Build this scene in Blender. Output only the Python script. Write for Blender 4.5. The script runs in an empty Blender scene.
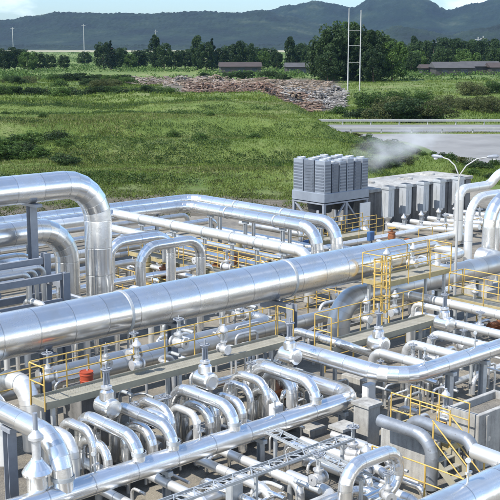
import bpy, math, random
import numpy as np
from mathutils import Vector, noise as mnoise
random.seed(7); rng = np.random.default_rng(7)
SC = bpy.context.scene
COL = SC.collection
PI = math.pi
# ------------------------------------------------------------------ view frame
# plant axes: X runs along the main steam lines (away to the right), Y across them (away to the left)
CAM_H = 12.0
FPX = 1065.0
YAW = math.radians(47.65)
PITCH = math.atan(208 / FPX)
FW = Vector((math.cos(YAW), math.sin(YAW), 0)); RT = Vector((math.sin(YAW), -math.cos(YAW), 0))
def G(u, v, z=0.0):                       # u metres to the right, v metres ahead of the viewpoint, on the ground frame
    p = FW * v + RT * u
    return Vector((p.x, p.y, z))
def lerp(a, b, t): return a + (b - a) * t
def sstep(a, b, x):
    t = min(1, max(0, (x - a) / (b - a))); return t * t * (3 - 2 * t)
ORD = ["first", "second", "third", "fourth", "fifth", "sixth", "seventh", "eighth", "ninth", "tenth", "eleventh", "twelfth",
       "thirteenth", "fourteenth", "fifteenth", "sixteenth", "seventeenth", "eighteenth", "nineteenth"]
def nth(i):
    if i < 19: return ORD[i]
    t, u = divmod(i + 1, 10)
    tens = {2: "twent", 3: "thirt", 4: "fort", 5: "fift", 6: "sixt", 7: "sevent"}[t]
    return tens + "ieth" if u == 0 else tens + "y-" + ORD[u - 1]

# ------------------------------------------------------------------ materials
def nt(name):
    m = bpy.data.materials.new(name); m.use_nodes = True
    n = m.node_tree; b = n.nodes['Principled BSDF']
    return m, n, b
def N(n, t, **kw):
    o = n.nodes.new(t)
    for k, v in kw.items():
        if k in o.inputs: o.inputs[k].default_value = v
        else: setattr(o, k, v)
    return o
def mth(n, op, a, b=None, clamp=False):
    o = n.nodes.new('ShaderNodeMath'); o.operation = op; o.use_clamp = clamp
    for i, x in enumerate((a, b)):
        if x is None: continue
        if isinstance(x, (int, float)): o.inputs[i].default_value = x
        else: n.links.new(x, o.inputs[i])
    return o.outputs[0]
def ramp(n, fac, stops):
    r = n.nodes.new('ShaderNodeValToRGB'); e = r.color_ramp.elements
    while len(e) < len(stops): e.new(0.5)
    for i, (p, c) in enumerate(stops):
        e[i].position = p; e[i].color = (c[0], c[1], c[2], 1)
    n.links.new(fac, r.inputs[0]); return r.outputs[0]
def noise_tex(n, scale, detail=4, rough=.55, coord='Object'):
    t = N(n, 'ShaderNodeTexCoord'); x = N(n, 'ShaderNodeTexNoise', Scale=scale, Detail=detail, Roughness=rough)
    n.links.new(t.outputs[coord], x.inputs['Vector']); return x.outputs['Fac']
def geo_noise(n, scale, detail=4, rough=.55, stretch=None):
    g = N(n, 'ShaderNodeNewGeometry'); x = N(n, 'ShaderNodeTexNoise', Scale=scale, Detail=detail, Roughness=rough)
    src = g.outputs['Position']
    if stretch:
        mp = N(n, 'ShaderNodeMapping'); mp.inputs['Scale'].default_value = stretch
        n.links.new(src, mp.inputs['Vector']); src = mp.outputs[0]
    n.links.new(src, x.inputs['Vector']); return x.outputs['Fac']
def bump(n, b, h, strength=.3, dist=.02):
    o = N(n, 'ShaderNodeBump', Strength=strength, Distance=dist)
    n.links.new(h, o.inputs['Height']); n.links.new(o.outputs[0], b.inputs['Normal'])

def cladding(name, col, rough, dirt=.25, tint=0.12, metal=1.0):
    """sheet-metal lagging: panel seams from the lengthwise UV, a tone and gloss of its own per panel, dents, dust"""
    m, n, b = nt(name)
    uv = N(n, 'ShaderNodeUVMap'); sp = N(n, 'ShaderNodeSeparateXYZ'); n.links.new(uv.outputs[0], sp.inputs[0])
    u = sp.outputs[0]
    fr = mth(n, 'FRACT', u); d = mth(n, 'ABSOLUTE', mth(n, 'SUBTRACT', fr, .5))
    seam = mth(n, 'MULTIPLY', mth(n, 'SUBTRACT', d, .478, True), 50.0, True)
    oi = N(n, 'ShaderNodeObjectInfo')
    wn = N(n, 'ShaderNodeTexWhiteNoise', noise_dimensions='1D')
    n.links.new(mth(n, 'ADD', mth(n, 'FLOOR', u), mth(n, 'MULTIPLY', oi.outputs['Random'], 37.0)), wn.inputs['W'])
    panel = wn.outputs['Value']
    dn = noise_tex(n, 1.7, 5, .6); fine = noise_tex(n, 14, 4, .6)
    dust = mth(n, 'MULTIPLY', mth(n, 'SUBTRACT', dn, .42, True), dirt * 4, True)
    c = ramp(n, panel, [(0, [x * (1 - tint) for x in col]), (1, [min(1, x * (1 + tint * .6)) for x in col])])
    ob = ramp(n, oi.outputs['Random'], [(0, (.84, .84, .83)), (.5, (.95, .945, .93)), (1, (1, 1, 1))])
    mo = N(n, 'ShaderNodeMix', data_type='RGBA', blend_type='MULTIPLY'); mo.inputs[0].default_value = 1; n.links.new(c, mo.inputs[6]); n.links.new(ob, mo.inputs[7]); c = mo.outputs[2]
    mx = N(n, 'ShaderNodeMix', data_type='RGBA'); n.links.new(dust, mx.inputs[0]); n.links.new(c, mx.inputs[6])
    mx.inputs[7].default_value = (col[0] * .62, col[1] * .58, col[2] * .5, 1)
    mx2 = N(n, 'ShaderNodeMix', data_type='RGBA'); n.links.new(mth(n, 'MULTIPLY', seam, .5), mx2.inputs[0]); n.links.new(mx.outputs[2], mx2.inputs[6])
    mx2.inputs[7].default_value = (.2, .2, .2, 1)
    n.links.new(mx2.outputs[2], b.inputs['Base Color'])
    b.inputs['Metallic'].default_value = metal
    r = mth(n, 'ADD', mth(n, 'ADD', mth(n, 'MULTIPLY', panel, .10), mth(n, 'MULTIPLY', dust, .22)), rough - .04)
    n.links.new(r, b.inputs['Roughness'])
    h = mth(n, 'ADD', mth(n, 'ADD', mth(n, 'MULTIPLY', seam, -.25), mth(n, 'MULTIPLY', dn, .9)), mth(n, 'MULTIPLY', fine, .05))
    bump(n, b, h, .38, .03)
    return m
def painted(name, col, rough=.5, metal=0, var=.18, scale=3.0, chip=None, bumpy=.15, chipcol=(.2, .1, .05)):
    m, n, b = nt(name)
    f = noise_tex(n, scale, 6, .65)
    c = ramp(n, f, [(.25, [x * (1 - var) for x in col]), (.75, [min(1, x * (1 + var)) for x in col])])
    if chip:
        f2 = noise_tex(n, scale * 4, 6, .7)
        mx = N(n, 'ShaderNodeMix', data_type='RGBA'); n.links.new(mth(n, 'MULTIPLY', mth(n, 'SUBTRACT', f2, chip, True), 9, True), mx.inputs[0])
        n.links.new(c, mx.inputs[6]); mx.inputs[7].default_value = (*chipcol, 1); c = mx.outputs[2]
    n.links.new(c, b.inputs['Base Color']); b.inputs['Roughness'].default_value = rough; b.inputs['Metallic'].default_value = metal
    if bumpy: bump(n, b, noise_tex(n, scale * 6, 4), bumpy, .01)
    return m
M = {}
M['clad'] = cladding('bright_cladding', (.95, .95, .94), .20, .35, .07, .88)
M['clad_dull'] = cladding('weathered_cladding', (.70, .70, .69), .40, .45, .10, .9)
M['clad_white'] = cladding('pale_cladding', (.93, .93, .91), .38, .25, .08, .68)
M['dark_pipe'] = painted('bare_dark_pipe', (.30, .32, .34), .42, .5, .35, 2, .6, .3, (.12, .10, .09))
M['galv'] = painted('galvanised_steel', (.50, .52, .52), .5, .45, .22, 4)
M['steel'] = painted('grey_painted_steel', (.26, .28, .31), .5, .1, .18, 3, .66)
M['yellow'] = painted('yellow_paint', (.55, .37, .10), .55, 0, .2, 3, .62)
M['yellow_dirty'] = painted('faded_yellow_paint', (.40, .33, .17), .65, 0, .25, 3, .58)
M['grating'] = painted('weathered_grating', (.42, .40, .33), .6, .3, .2, 3)
M['fascia'] = painted('olive_channel', (.37, .34, .25), .6, .1, .22, 2, .64)
def concrete(name, lo, hi):
    m, n, b = nt(name)
    patch = geo_noise(n, 1.3, 6, .7); streak = geo_noise(n, 1.0, 5, .65, (5.0, 5.0, .45)); pit = geo_noise(n, 30, 3, .6)
    f = mth(n, 'ADD', mth(n, 'MULTIPLY', patch, .5), mth(n, 'ADD', mth(n, 'MULTIPLY', streak, .45), mth(n, 'MULTIPLY', pit, .12)))
    n.links.new(ramp(n, f, [(.36, [x * .45 for x in lo]), (.47, lo), (.60, hi), (.72, [min(1, x * 1.2) for x in hi])]), b.inputs['Base Color']); b.inputs['Roughness'].default_value = .9
    bump(n, b, pit, .4, .012); return m
M['concrete'] = concrete('concrete', (.30, .29, .265), (.43, .42, .385))
M['concrete_dark'] = concrete('stained_concrete', (.14, .138, .13), (.22, .215, .205))
M['dark'] = painted('dark_metal', (.045, .05, .055), .5, .2, .3, 3)
M['black'] = painted('black_rubber_and_shade', (.02, .02, .02), .7, 0, .2, 3)
M['cooler'] = painted('cooler_sheet', (.26, .29, .33), .42, .3, .2, 1.2)
M['cooler_dark'] = painted('cooler_louvre', (.145, .165, .195), .45, .3, .3, 1.5)
M['duct'] = painted('duct_sheet', (.47, .49, .50), .42, .2, .15, 1.5)
M['red'] = painted('orange_red_paint', (.42, .07, .03), .5, 0, .2, 3, .64)
M['rust'] = painted('rusty_steel', (.26, .10, .04), .8, .1, .4, 4)
M['blue'] = painted('blue_paint', (.05, .12, .26), .45, 0, .2, 3)
M['white'] = painted('white_paint', (.74, .74, .72), .5, 0, .1, 3)
M['valve'] = painted('valve_silver', (.64, .64, .63), .42, .6, .25, 5, .68, .2, (.3, .27, .22))
M['wood'] = painted('weathered_log', (.33, .24, .17), .9, 0, .35, .6)
M['pole'] = painted('pale_pole', (.42, .42, .40), .7, .1, .12, 1)
M['roof_grey'] = painted('sheet_roof', (.075, .072, .07), .7, 0, .25, .4)
M['roof_brown'] = painted('brown_roof', (.06, .045, .038), .75, 0, .25, .4)
M['wall_dark'] = painted('dark_wall', (.05, .047, .043), .85, 0, .3, .5)
M['wall_pale'] = painted('pale_wall', (.42, .41, .38), .8, 0, .15, .5)
M['window'] = painted('window_glass', (.03, .04, .05), .15, 0, .1, 1, None, 0)
M['trunk'] = painted('bark', (.10, .075, .055), .95, 0, .3, 1.5, None, .6)

def foliage(name, c0, c1, c2, scale=.5):
    m, n, b = nt(name)
    g = N(n, 'ShaderNodeNewGeometry'); oi = N(n, 'ShaderNodeObjectInfo')
    f = noise_tex(n, scale, 3, .6)
    f = mth(n, 'ADD', mth(n, 'MULTIPLY', f, .85), mth(n, 'MULTIPLY', g.outputs['Random Per Island'], .25))
    f = mth(n, 'SUBTRACT', f, .05)
    f = mth(n, 'ADD', f, mth(n, 'MULTIPLY', mth(n, 'SUBTRACT', oi.outputs['Random'], .5), .25))
    c = ramp(n, f, [(.25, c0), (.5, c1), (.78, c2)])
    n.links.new(c, b.inputs['Base Color']); b.inputs['Roughness'].default_value = .6
    b.inputs['Specular IOR Level'].default_value = .25
    tr = N(n, 'ShaderNodeBsdfTranslucent'); n.links.new(c, tr.inputs[0])
    mx = N(n, 'ShaderNodeMixShader'); mx.inputs[0].default_value = .3
    n.links.new(b.outputs[0], mx.inputs[1]); n.links.new(tr.outputs[0], mx.inputs[2])
    n.links.new(mx.outputs[0], n.nodes['Material Output'].inputs[0])
    return m
M['leaf_dark'] = foliage('dark_leaves', (.018, .034, .012), (.036, .066, .020), (.075, .12, .036))
M['leaf_mid'] = foliage('green_leaves', (.034, .066, .013), (.066, .122, .024), (.12, .19, .045))
M['leaf_bank'] = foliage('bank_weeds', (.020, .042, .009), (.042, .080, .016), (.085, .135, .032), .2)
M['grass_dry_sunlit'] = foliage('dry_sunlit_grass', (.11, .13, .035), (.19, .20, .065), (.29, .28, .12), .1)
M['leaf_olive'] = foliage('olive_leaves', (.045, .055, .018), (.085, .10, .030), (.14, .16, .06))
M['leaf_far'] = foliage('conifer_needles', (.012, .024, .013), (.022, .042, .020), (.045, .075, .032))
M['grass'] = foliage('grass_blades', (.055, .088, .012), (.112, .168, .023), (.21, .25, .06), .09)

def ground_mat():
    m, n, b = nt('yard_gravel')
    big = geo_noise(n, .22, 5, .6); mid = geo_noise(n, 2.2, 5, .7); fine = geo_noise(n, 26, 3, .7)
    f = mth(n, 'ADD', mth(n, 'MULTIPLY', big, .5), mth(n, 'ADD', mth(n, 'MULTIPLY', mid, .25), mth(n, 'MULTIPLY', fine, .3)))
    c = ramp(n, f, [(.36, (.07, .065, .055)), (.47, (.17, .155, .13)), (.56, (.28, .25, .195)), (.66, (.36, .33, .27))])
    n.links.new(c, b.inputs['Base Color']); b.inputs['Roughness'].default_value = .95
    bump(n, b, mth(n, 'ADD', fine, mth(n, 'MULTIPLY', mid, .5)), .7, .04)
    return m
M['gravel'] = ground_mat()
def land_mat():
    """bank and plain: grass greens, drier straw and bare brown earth by position noise; scrubby earth along the foot of the bank"""
    m, n, b = nt('grassland')
    big = geo_noise(n, .018, 5, .6); mid = geo_noise(n, .16, 6, .65); fine = geo_noise(n, 2.6, 6, .75)
    f = mth(n, 'ADD', mth(n, 'MULTIPLY', big, .35), mth(n, 'ADD', mth(n, 'MULTIPLY', mid, .35), mth(n, 'MULTIPLY', fine, .38)))
    c = ramp(n, f, [(.36, (.040, .068, .011)), (.46, (.082, .130, .020)), (.56, (.135, .185, .036)), (.68, (.23, .235, .08))])
    at = N(n, 'ShaderNodeAttribute', attribute_name='earth')
    e = ramp(n, mth(n, 'ADD', mth(n, 'MULTIPLY', mid, .5), mth(n, 'MULTIPLY', fine, .5)), [(.35, (.06, .05, .035)), (.52, (.14, .12, .085)), (.68, (.25, .225, .175))])
    mx = N(n, 'ShaderNodeMix', data_type='RGBA')
    n.links.new(mth(n, 'MULTIPLY', mth(n, 'ADD', at.outputs['Fac'], mth(n, 'SUBTRACT', mid, .5)), 1.4, True), mx.inputs[0])
    n.links.new(c, mx.inputs[6]); n.links.new(e, mx.inputs[7])
    n.links.new(mx.outputs[2], b.inputs['Base Color']); b.inputs['Roughness'].default_value = .95
    bump(n, b, mth(n, 'ADD', mid, fine), .6, .3)
    return m
M['land'] = land_mat()
def simple_geo(name, stops, scale, detail=5, rough=.9, bs=.3, bd=.05, stretch=None):
    m, n, b = nt(name); f = geo_noise(n, scale, detail, .65, stretch)
    n.links.new(ramp(n, f, stops), b.inputs['Base Color']); b.inputs['Roughness'].default_value = rough
    if bs: bump(n, b, geo_noise(n, scale * 8, 3), bs, bd)
    return m
M['asphalt'] = simple_geo('worn_asphalt', [(.3, (.17, .165, .155)), (.55, (.24, .235, .22)), (.75, (.31, .30, .28))], .12)
M['road'] = simple_geo('road_asphalt', [(.3, (.15, .15, .15)), (.7, (.25, .245, .24))], .2)
M['straw'] = simple_geo('dry_field', [(.3, (.26, .24, .13)), (.7, (.40, .37, .24))], .01)
M['hill'] = simple_geo('hill_forest', [(.36, (.002, .007, .006)), (.50, (.006, .016, .010)), (.60, (.013, .027, .014)), (.72, (.05, .062, .036))], .009, 12, .95, .8, 6.0, (1, 1, 1))

# ------------------------------------------------------------------ mesh builder
class MB:
    def __init__(s): s.v = []; s.f = []; s.uv = []; s.sm = []
    def add(s, vs, fs, uvs=None, smooth=False):
        o = len(s.v); s.v += [tuple(p) for p in vs]
        for i, f in enumerate(fs):
            s.f.append(tuple(o + k for k in f)); s.sm.append(smooth)
            s.uv.append(uvs[i] if uvs else [(.5, .5)] * len(f))
        return s
    def box(s, lo, hi):
        x0, y0, z0 = lo; x1, y1, z1 = hi
        v = [(x0,y0,z0),(x1,y0,z0),(x1,y1,z0),(x0,y1,z0),(x0,y0,z1),(x1,y0,z1),(x1,y1,z1),(x0,y1,z1)]
        return s.add(v, [(0,3,2,1),(4,5,6,7),(0,1,5,4),(1,2,6,5),(2,3,7,6),(3,0,4,7)])
    def cbox(s, c, d): return s.box([c[i] - d[i] / 2 for i in range(3)], [c[i] + d[i] / 2 for i in range(3)])
    def bbox(s, lo, hi, bv=.02):        # box with chamfered vertical and top edges
        x0, y0, z0 = lo; x1, y1, z1 = hi
        def ring(i, z): return [(x0+i,y0+bv,z),(x0+bv,y0+i,z),(x1-bv,y0+i,z),(x1-i,y0+bv,z),(x1-i,y1-bv,z),(x1-bv,y1-i,z),(x0+bv,y1-i,z),(x0+i,y1-bv,z)]
        v = ring(0, z0) + ring(0, z1 - bv) + ring(bv * .9, z1)
        f = [tuple(reversed(range(8)))] + [(k, (k+1) % 8, 8 + (k+1) % 8, 8 + k) for k in range(8)] + [(8+k, 8+(k+1) % 8, 16 + (k+1) % 8, 16 + k) for k in range(8)] + [tuple(range(16, 24))]
        return s.add(v, f)
    def bar(s, a, b, w, h=None, up=(0, 0, 1)):
        h = h or w; a = Vector(a); b = Vector(b); t = (b - a).normalized(); up = Vector(up)
        if abs(t.dot(up)) > .95: up = Vector((1, 0, 0))
        r = t.cross(up).normalized() * w / 2; q = r.cross(t).normalized() * h / 2
        v = [a-r-q, a+r-q, a+r+q, a-r+q, b-r-q, b+r-q, b+r+q, b-r+q]
        return s.add(v, [(0,1,2,3),(7,6,5,4),(0,4,5,1),(1,5,6,2),(2,6,7,3),(3,7,4,0)])
    def frame(s, t):
        t = t.normalized(); a = Vector((0, 0, 1)) if abs(t.z) < .9 else Vector((1, 0, 0))
        r = t.cross(a).normalized(); return r, r.cross(t).normalized()
    def lathe(s, p, axis, prof, n=16, smooth=True, caps=True):
        p = Vector(p); t = Vector(axis).normalized(); r, q = s.frame(t)
        def ring(d, rad): return [p + t * d + (r * math.cos(2*PI*k/n) + q * math.sin(2*PI*k/n)) * rad for k in range(n)]
        for (d0, r0), (d1, r1) in zip(prof, prof[1:]):
            s.add(ring(d0, r0) + ring(d1, r1), [(k, k + n, (k+1) % n + n, (k+1) % n) for k in range(n)], None, smooth)
        if caps:
            s.add(ring(*prof[0]), [tuple(range(n))]); s.add(ring(*prof[-1]), [tuple(reversed(range(n)))])
        return s
    def cyl(s, a, b, r, n=12, r1=None, caps=True):
        a = Vector(a); b = Vector(b); return s.lathe(a, b - a, [(0, r), ((b - a).length, r if r1 is None else r1)], n, True, caps)
    def torus(s, c, axis, R, r, n=20, m=6):
        c = Vector(c); t = Vector(axis).normalized(); a, b = s.frame(t); v = []; f = []
        for i in range(n):
            d = a * math.cos(2*PI*i/n) + b * math.sin(2*PI*i/n)
            for j in range(m): v.append(c + d * (R + r * math.cos(2*PI*j/m)) + t * r * math.sin(2*PI*j/m))
        for i in range(n):
            for j in range(m): f.append((i*m+j, i*m+(j+1) % m, ((i+1) % n)*m+(j+1) % m, ((i+1) % n)*m+j))
        return s.add(v, f, None, True)
    def tube(s, pts, r, bend=None, n=20, pitch=1.1, gore=15., caps=True, u0=0.):
        """sheet-clad tube through pts; corners become gored elbows; UV.x counts lagging panels"""
        P = [Vector(p) for p in pts]; bend = bend or 3 * r
        segs = []                              # list of (kind, a, b) straight / list of arc points
        cur = P[0]; rings = [[(P[0], (P[1] - P[0]).normalized())]]
        out = []
        for i in range(1, len(P)):
            d = (P[i] - cur)
            if i < len(P) - 1:
                t0 = (P[i] - P[i-1]).normalized(); t1 = (P[i+1] - P[i]).normalized()
                ang = t0.angle(t1)
                k = min(bend * math.tan(ang / 2), (P[i] - P[i-1]).length * .49 if i > 1 else (P[i]-P[i-1]).length * .98, (P[i+1] - P[i]).length * (.49 if i < len(P) - 2 else .98))
                R = k / math.tan(ang / 2); a = P[i] - t0 * k; b = P[i] + t1 * k
                out.append(('s', cur, a))
                nrm = (t1 - t0 * t0.dot(t1)).normalized(); c = a + nrm * R
                m = max(2, int(round(math.degrees(ang) / gore)))
                arc = [c - nrm * R * math.cos(ang * j / m) + t0 * R * math.sin(ang * j / m) for j in range(m + 1)]
                tg = [t0 * math.cos(ang * j / m) + nrm * math.sin(ang * j / m) for j in range(m + 1)]
                out.append(('a', arc, tg)); cur = b
            else: out.append(('s', cur, P[i]))
        t = (P[1] - P[0]).normalized(); rr, qq = s.frame(t); u = u0
        def rotf(t_old, t_new, rr):
            q = t_old.rotation_difference(t_new); return (q @ rr).normalized()
        def ring(p, t, rr):
            q = rr.cross(t); return [p + (rr * math.cos(2*PI*k/n) + q * math.sin(2*PI*k/n)) * r for k in range(n)]
        def span(p0, t0, r0, p1, t1, r1, ua, ub):
            fs = [(k, (k+1) % n, (k+1) % n + n, k + n) for k in range(n)]
            uv = [[(ua, k / n), (ua, (k+1) / n), (ub, (k+1) / n), (ub, k / n)] for k in range(n)]
            s.add(ring(p0, t0, r0) + ring(p1, t1, r1), [tuple(reversed(f)) for f in fs], [list(reversed(x)) for x in uv], True)
        for o in out:
            if o[0] == 's':
                L = (o[2] - o[1]).length
                if L < 1e-4: continue
                ub = u + max(1, round(L / pitch)); span(o[1], t, rr, o[2], t, rr, u, ub); u = ub
            else:
                arc, tg = o[1], o[2]
                for j in range(len(arc) - 1):
                    r1 = rotf(t, tg[j+1], rr); span(arc[j], t, rr, arc[j+1], tg[j+1], r1, u, u + 1); u += 1
                    t, rr = tg[j+1], r1
        if caps:
            s.add(ring(P[0], (P[1]-P[0]).normalized(), s.frame((P[1]-P[0]).normalized())[0]), [tuple(range(n))])
            s.add(ring(P[-1], t, rr), [tuple(reversed(range(n)))])
        return s
    def mesh(s, name, mat, base=(0, 0, 0)):
        me = bpy.data.meshes.new(name); b = Vector(base)
        me.from_pydata([(p[0]-b.x, p[1]-b.y, p[2]-b.z) for p in s.v], [], s.f)
        uvl = me.uv_layers.new(name='UVMap'); flat = [c for f in s.uv for w in f for c in w]; uvl.data.foreach_set('uv', flat)
        me.polygons.foreach_set('use_smooth', s.sm); me.materials.append(M[mat] if isinstance(mat, str) else mat); me.update(); return me
    def part(s, name, mat, parent, label=None):
        o = bpy.data.objects.new(name, s.mesh(name, mat, BASE[parent.name])); COL.objects.link(o); o.parent = parent; BASE[o.name] = BASE[parent.name]
        if label: o['label'] = label
        return o
    def top(s, name, mat, label, cat, group=None, base=None, kind=None):
        if base is None:
            n = len(s.v); base = (sum(p[0] for p in s.v)/n, sum(p[1] for p in s.v)/n, min(p[2] for p in s.v))
        o = bpy.data.objects.new(name, s.mesh(name, mat, base)); COL.objects.link(o); o.location = base; BASE[o.name] = base
        tag(o, label, cat, group, kind); return o
BASE = {}
LABELS = {}
def tag(o, label, cat, group=None, kind=None):
    if label: o['label'] = label
    if cat: o['category'] = cat
    if group: o['group'] = group
    if kind: o['kind'] = kind
def thing(name, label, cat, base, group=None):
    o = bpy.data.objects.new(name, None); COL.objects.link(o); o.empty_display_size = .3; o.location = base; BASE[o.name] = tuple(base); tag(o, label, cat, group); return o
def struct(mb, name, mat, base=(0, 0, 0)):
    o = bpy.data.objects.new(name, mb.mesh(name, mat, base)); COL.objects.link(o); o.location = base; o['kind'] = 'structure'; return o
USED = set()
def dup(root, loc, rotz=0., scale=1., label=None, group=None):
    """the prototype itself the first time, after that copies of it, its parts and their sub-parts"""
    if root.name not in USED:
        USED.add(root.name); r = root
    else:
        r = root.copy(); COL.objects.link(r)
        for ch in root.children:
            c = ch.copy(); COL.objects.link(c); c.parent = r
            for g in ch.children:
                d = g.copy(); COL.objects.link(d); d.parent = c
    r.location = loc; r.rotation_euler = (0, 0, rotz); r.scale = (scale, scale, scale) if isinstance(scale, (int, float)) else scale
    if label: r['label'] = label
    if group: r['group'] = group
    return r
HAZE, SKY, SUN, EXPO = 0.45e-4, .145, 3.8, 0.68
# ================================================================== PLANT
def pipe(name, label, pts, dia, bend=None, mat='clad', group=None, cat='pipe', n=20, pitch=1.1, bands=(), flanges=(), caps_=()):
    """one clad run; bands / flanges are (point, axis) pairs and become parts"""
    mb = MB().tube(pts, dia / 2, bend or dia * 1.4, n, pitch)
    if not (bands or flanges or caps_):
        return mb.top(name, mat, label, cat, group, base=pts[0])
    t = thing(name, label, cat, pts[0], group)
    cl = mb.part('cladding', mat, t)
    for p, ax in bands:
        MB().lathe(Vector(p) - Vector(ax) * .05, ax, [(0, dia/2), (0, dia/2 + .022), (.10, dia/2 + .022), (.10, dia/2)], n, True, False).part('band', 'galv', cl)
    for p, ax in flanges:
        f = MB().lathe(Vector(p) - Vector(ax) * .09, ax, [(0, dia*.5), (0, dia * .74), (.075, dia * .74), (.075, dia*.56), (.105, dia*.56), (.105, dia * .74), (.18, dia * .74), (.18, dia*.5)], n, True, False)
        r, q = f.frame(Vector(ax).normalized())
        for k in range(10):
            d = (r * math.cos(k * .628) + q * math.sin(k * .628)) * dia * .66
            f.cyl(Vector(p) + d - Vector(ax) * .13, Vector(p) + d + Vector(ax) * .13, .02, 5)
        f.part('flange', 'valve', cl)
    for p, ax in caps_:
        MB().lathe(p, ax, [(0, dia/2 + .004), (.12 * dia, dia * .47), (.22 * dia, dia * .34), (.28 * dia, dia * .12), (.285 * dia, .001)], n, True, False).part('end_cap', mat, cl)
    return t
X1, Y1, Z1 = (1, 0, 0), (0, 1, 0), (0, 0, 1)

# ---- main steam line
pipe('steam_pipe', 'widest silver main steam pipe crossing the yard from the left edge to the yellow platform',
     [(5, 27.6, 3.4), (33.4, 27.6, 3.4)], 1.4, n=40, pitch=1.25,
     bands=[((x, 27.6, 3.4), X1) for x in (19.5, 26.9)], caps_=[((33.4, 27.6, 3.4), X1)])
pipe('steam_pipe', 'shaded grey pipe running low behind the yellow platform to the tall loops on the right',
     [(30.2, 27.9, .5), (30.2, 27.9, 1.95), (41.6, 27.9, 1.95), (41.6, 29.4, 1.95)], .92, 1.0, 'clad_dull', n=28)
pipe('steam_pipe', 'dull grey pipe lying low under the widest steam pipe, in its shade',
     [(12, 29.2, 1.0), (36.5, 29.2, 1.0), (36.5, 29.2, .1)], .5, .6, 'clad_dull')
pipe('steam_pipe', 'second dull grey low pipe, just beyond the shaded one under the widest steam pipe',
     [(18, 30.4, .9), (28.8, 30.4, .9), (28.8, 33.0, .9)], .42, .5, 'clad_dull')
# ---- expansion loops, left
LG = 'tall expansion loops on the left'
pipe('expansion_loop_pipe', 'tallest silver expansion loop, thick pipe bending straight down behind the main steam pipe',
     [(4, 35.8, 6.46), (24.25, 35.8, 6.46), (24.25, 35.8, .4)], 1.12, 1.55, n=36, pitch=1.2, group=LG, bands=[((18.3, 35.8, 6.46), X1)])
pipe('expansion_loop_pipe', 'lower thick silver expansion loop nested left of the tallest loop, behind the steel frame',
     [(4, 37.0, 4.52), (23.5, 37.0, 4.52), (23.5, 37.0, .4)], 1.0, 1.4, n=36, pitch=1.2, group=LG)
pipe('expansion_loop_pipe', 'inner nested silver loop under the lower thick loop, behind the steel frame',
     [(4, 37.3, 3.35), (22.35, 37.3, 3.35), (22.35, 37.3, .4)], .72, 1.1, n=30, pitch=1.2, group=LG)
pipe('expansion_loop_pipe', 'thin silver loop seen through the gap between the two thick loop legs',
     [(19, 40.0, 4.1), (27.0, 40.0, 4.1), (27.0, 40.0, .3)], .42, .8, 'clad_white', group=LG)
SG = 'small rectangular pipe loops behind the main steam pipe'
pipe('expansion_loop_pipe', 'nearer small square-cornered pipe loop standing right of the tall loops',
     [(26.2, 35.6, .2), (26.2, 35.6, 3.5), (29.5, 35.6, 3.5), (29.5, 35.6, .2)], .44, .8, group=SG)
pipe('expansion_loop_pipe', 'farther small square-cornered pipe loop, partly behind the nearer small loop',
     [(25.25, 36.6, .2), (25.25, 36.6, 3.65), (28.6, 36.6, 3.65), (28.6, 36.6, .2)], .44, .8, group=SG)
pipe('expansion_loop_pipe', 'thin grey loop farthest back beside the tallest loop leg',
     [(27.3, 39.3, .2), (27.3, 39.3, 3.2), (30.4, 39.3, 3.2), (30.4, 39.3, .2)], .32, .7, 'clad_dull', group=SG)
# ---- white cross run and the pair of pipes behind
def bandsY(X, z, ys): return [((X, y, z), Y1) for y in ys]
pipe('steam_pipe', 'long white pipe on clamped posts slanting right behind the small loops to a downturned elbow',
     [(34.0, 50.2, 2.6), (34.0, 33.3, 2.6), (34.0, 33.3, .3)], .50, .7, 'clad_white', bands=bandsY(34.0, 2.6, (46, 43.2, 40.7, 38.6, 36.8, 35.0)))
pipe('steam_pipe', 'shorter white pipe just left of the long clamped white pipe, elbow at its near end',
     [(32.3, 49.5, 2.25), (32.3, 41.4, 2.25), (32.3, 41.4, .2)], .40, .6, 'clad_white')
pipe('steam_pipe', 'thin pale pipe low beneath the long clamped white pipe',
     [(35.2, 49.5, 1.1), (35.2, 34.2, 1.1), (35.2, 34.2, .2)], .3, .5, 'clad_white')
pipe('steam_pipe', 'outer silver pipe of the pair turning a corner at the foot of the grass bank',
     [(16, 50.6, 2.5), (41.3, 50.6, 2.5), (41.3, 38.4, 2.5), (41.3, 38.4, .4)], .66, 1.1, 'clad', bands=bandsY(41.3, 2.5, (46.5, 42.5)))
pipe('steam_pipe', 'inner silver pipe of the pair turning a corner at the foot of the grass bank',
     [(14, 48.6, 2.5), (39.3, 48.6, 2.5), (39.3, 37.9, 2.5), (39.3, 37.9, .4)], .66, 1.1, 'clad', bands=bandsY(39.3, 2.5, (45, 41)))
pipe('steam_pipe', 'low dull pipe lying on sleepers under the corner pair near the grass bank',
     [(16, 46.6, 1.0), (37.2, 46.6, 1.0), (37.2, 39.6, 1.0), (37.2, 39.6, .2)], .36, .7, 'clad_dull')
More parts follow.
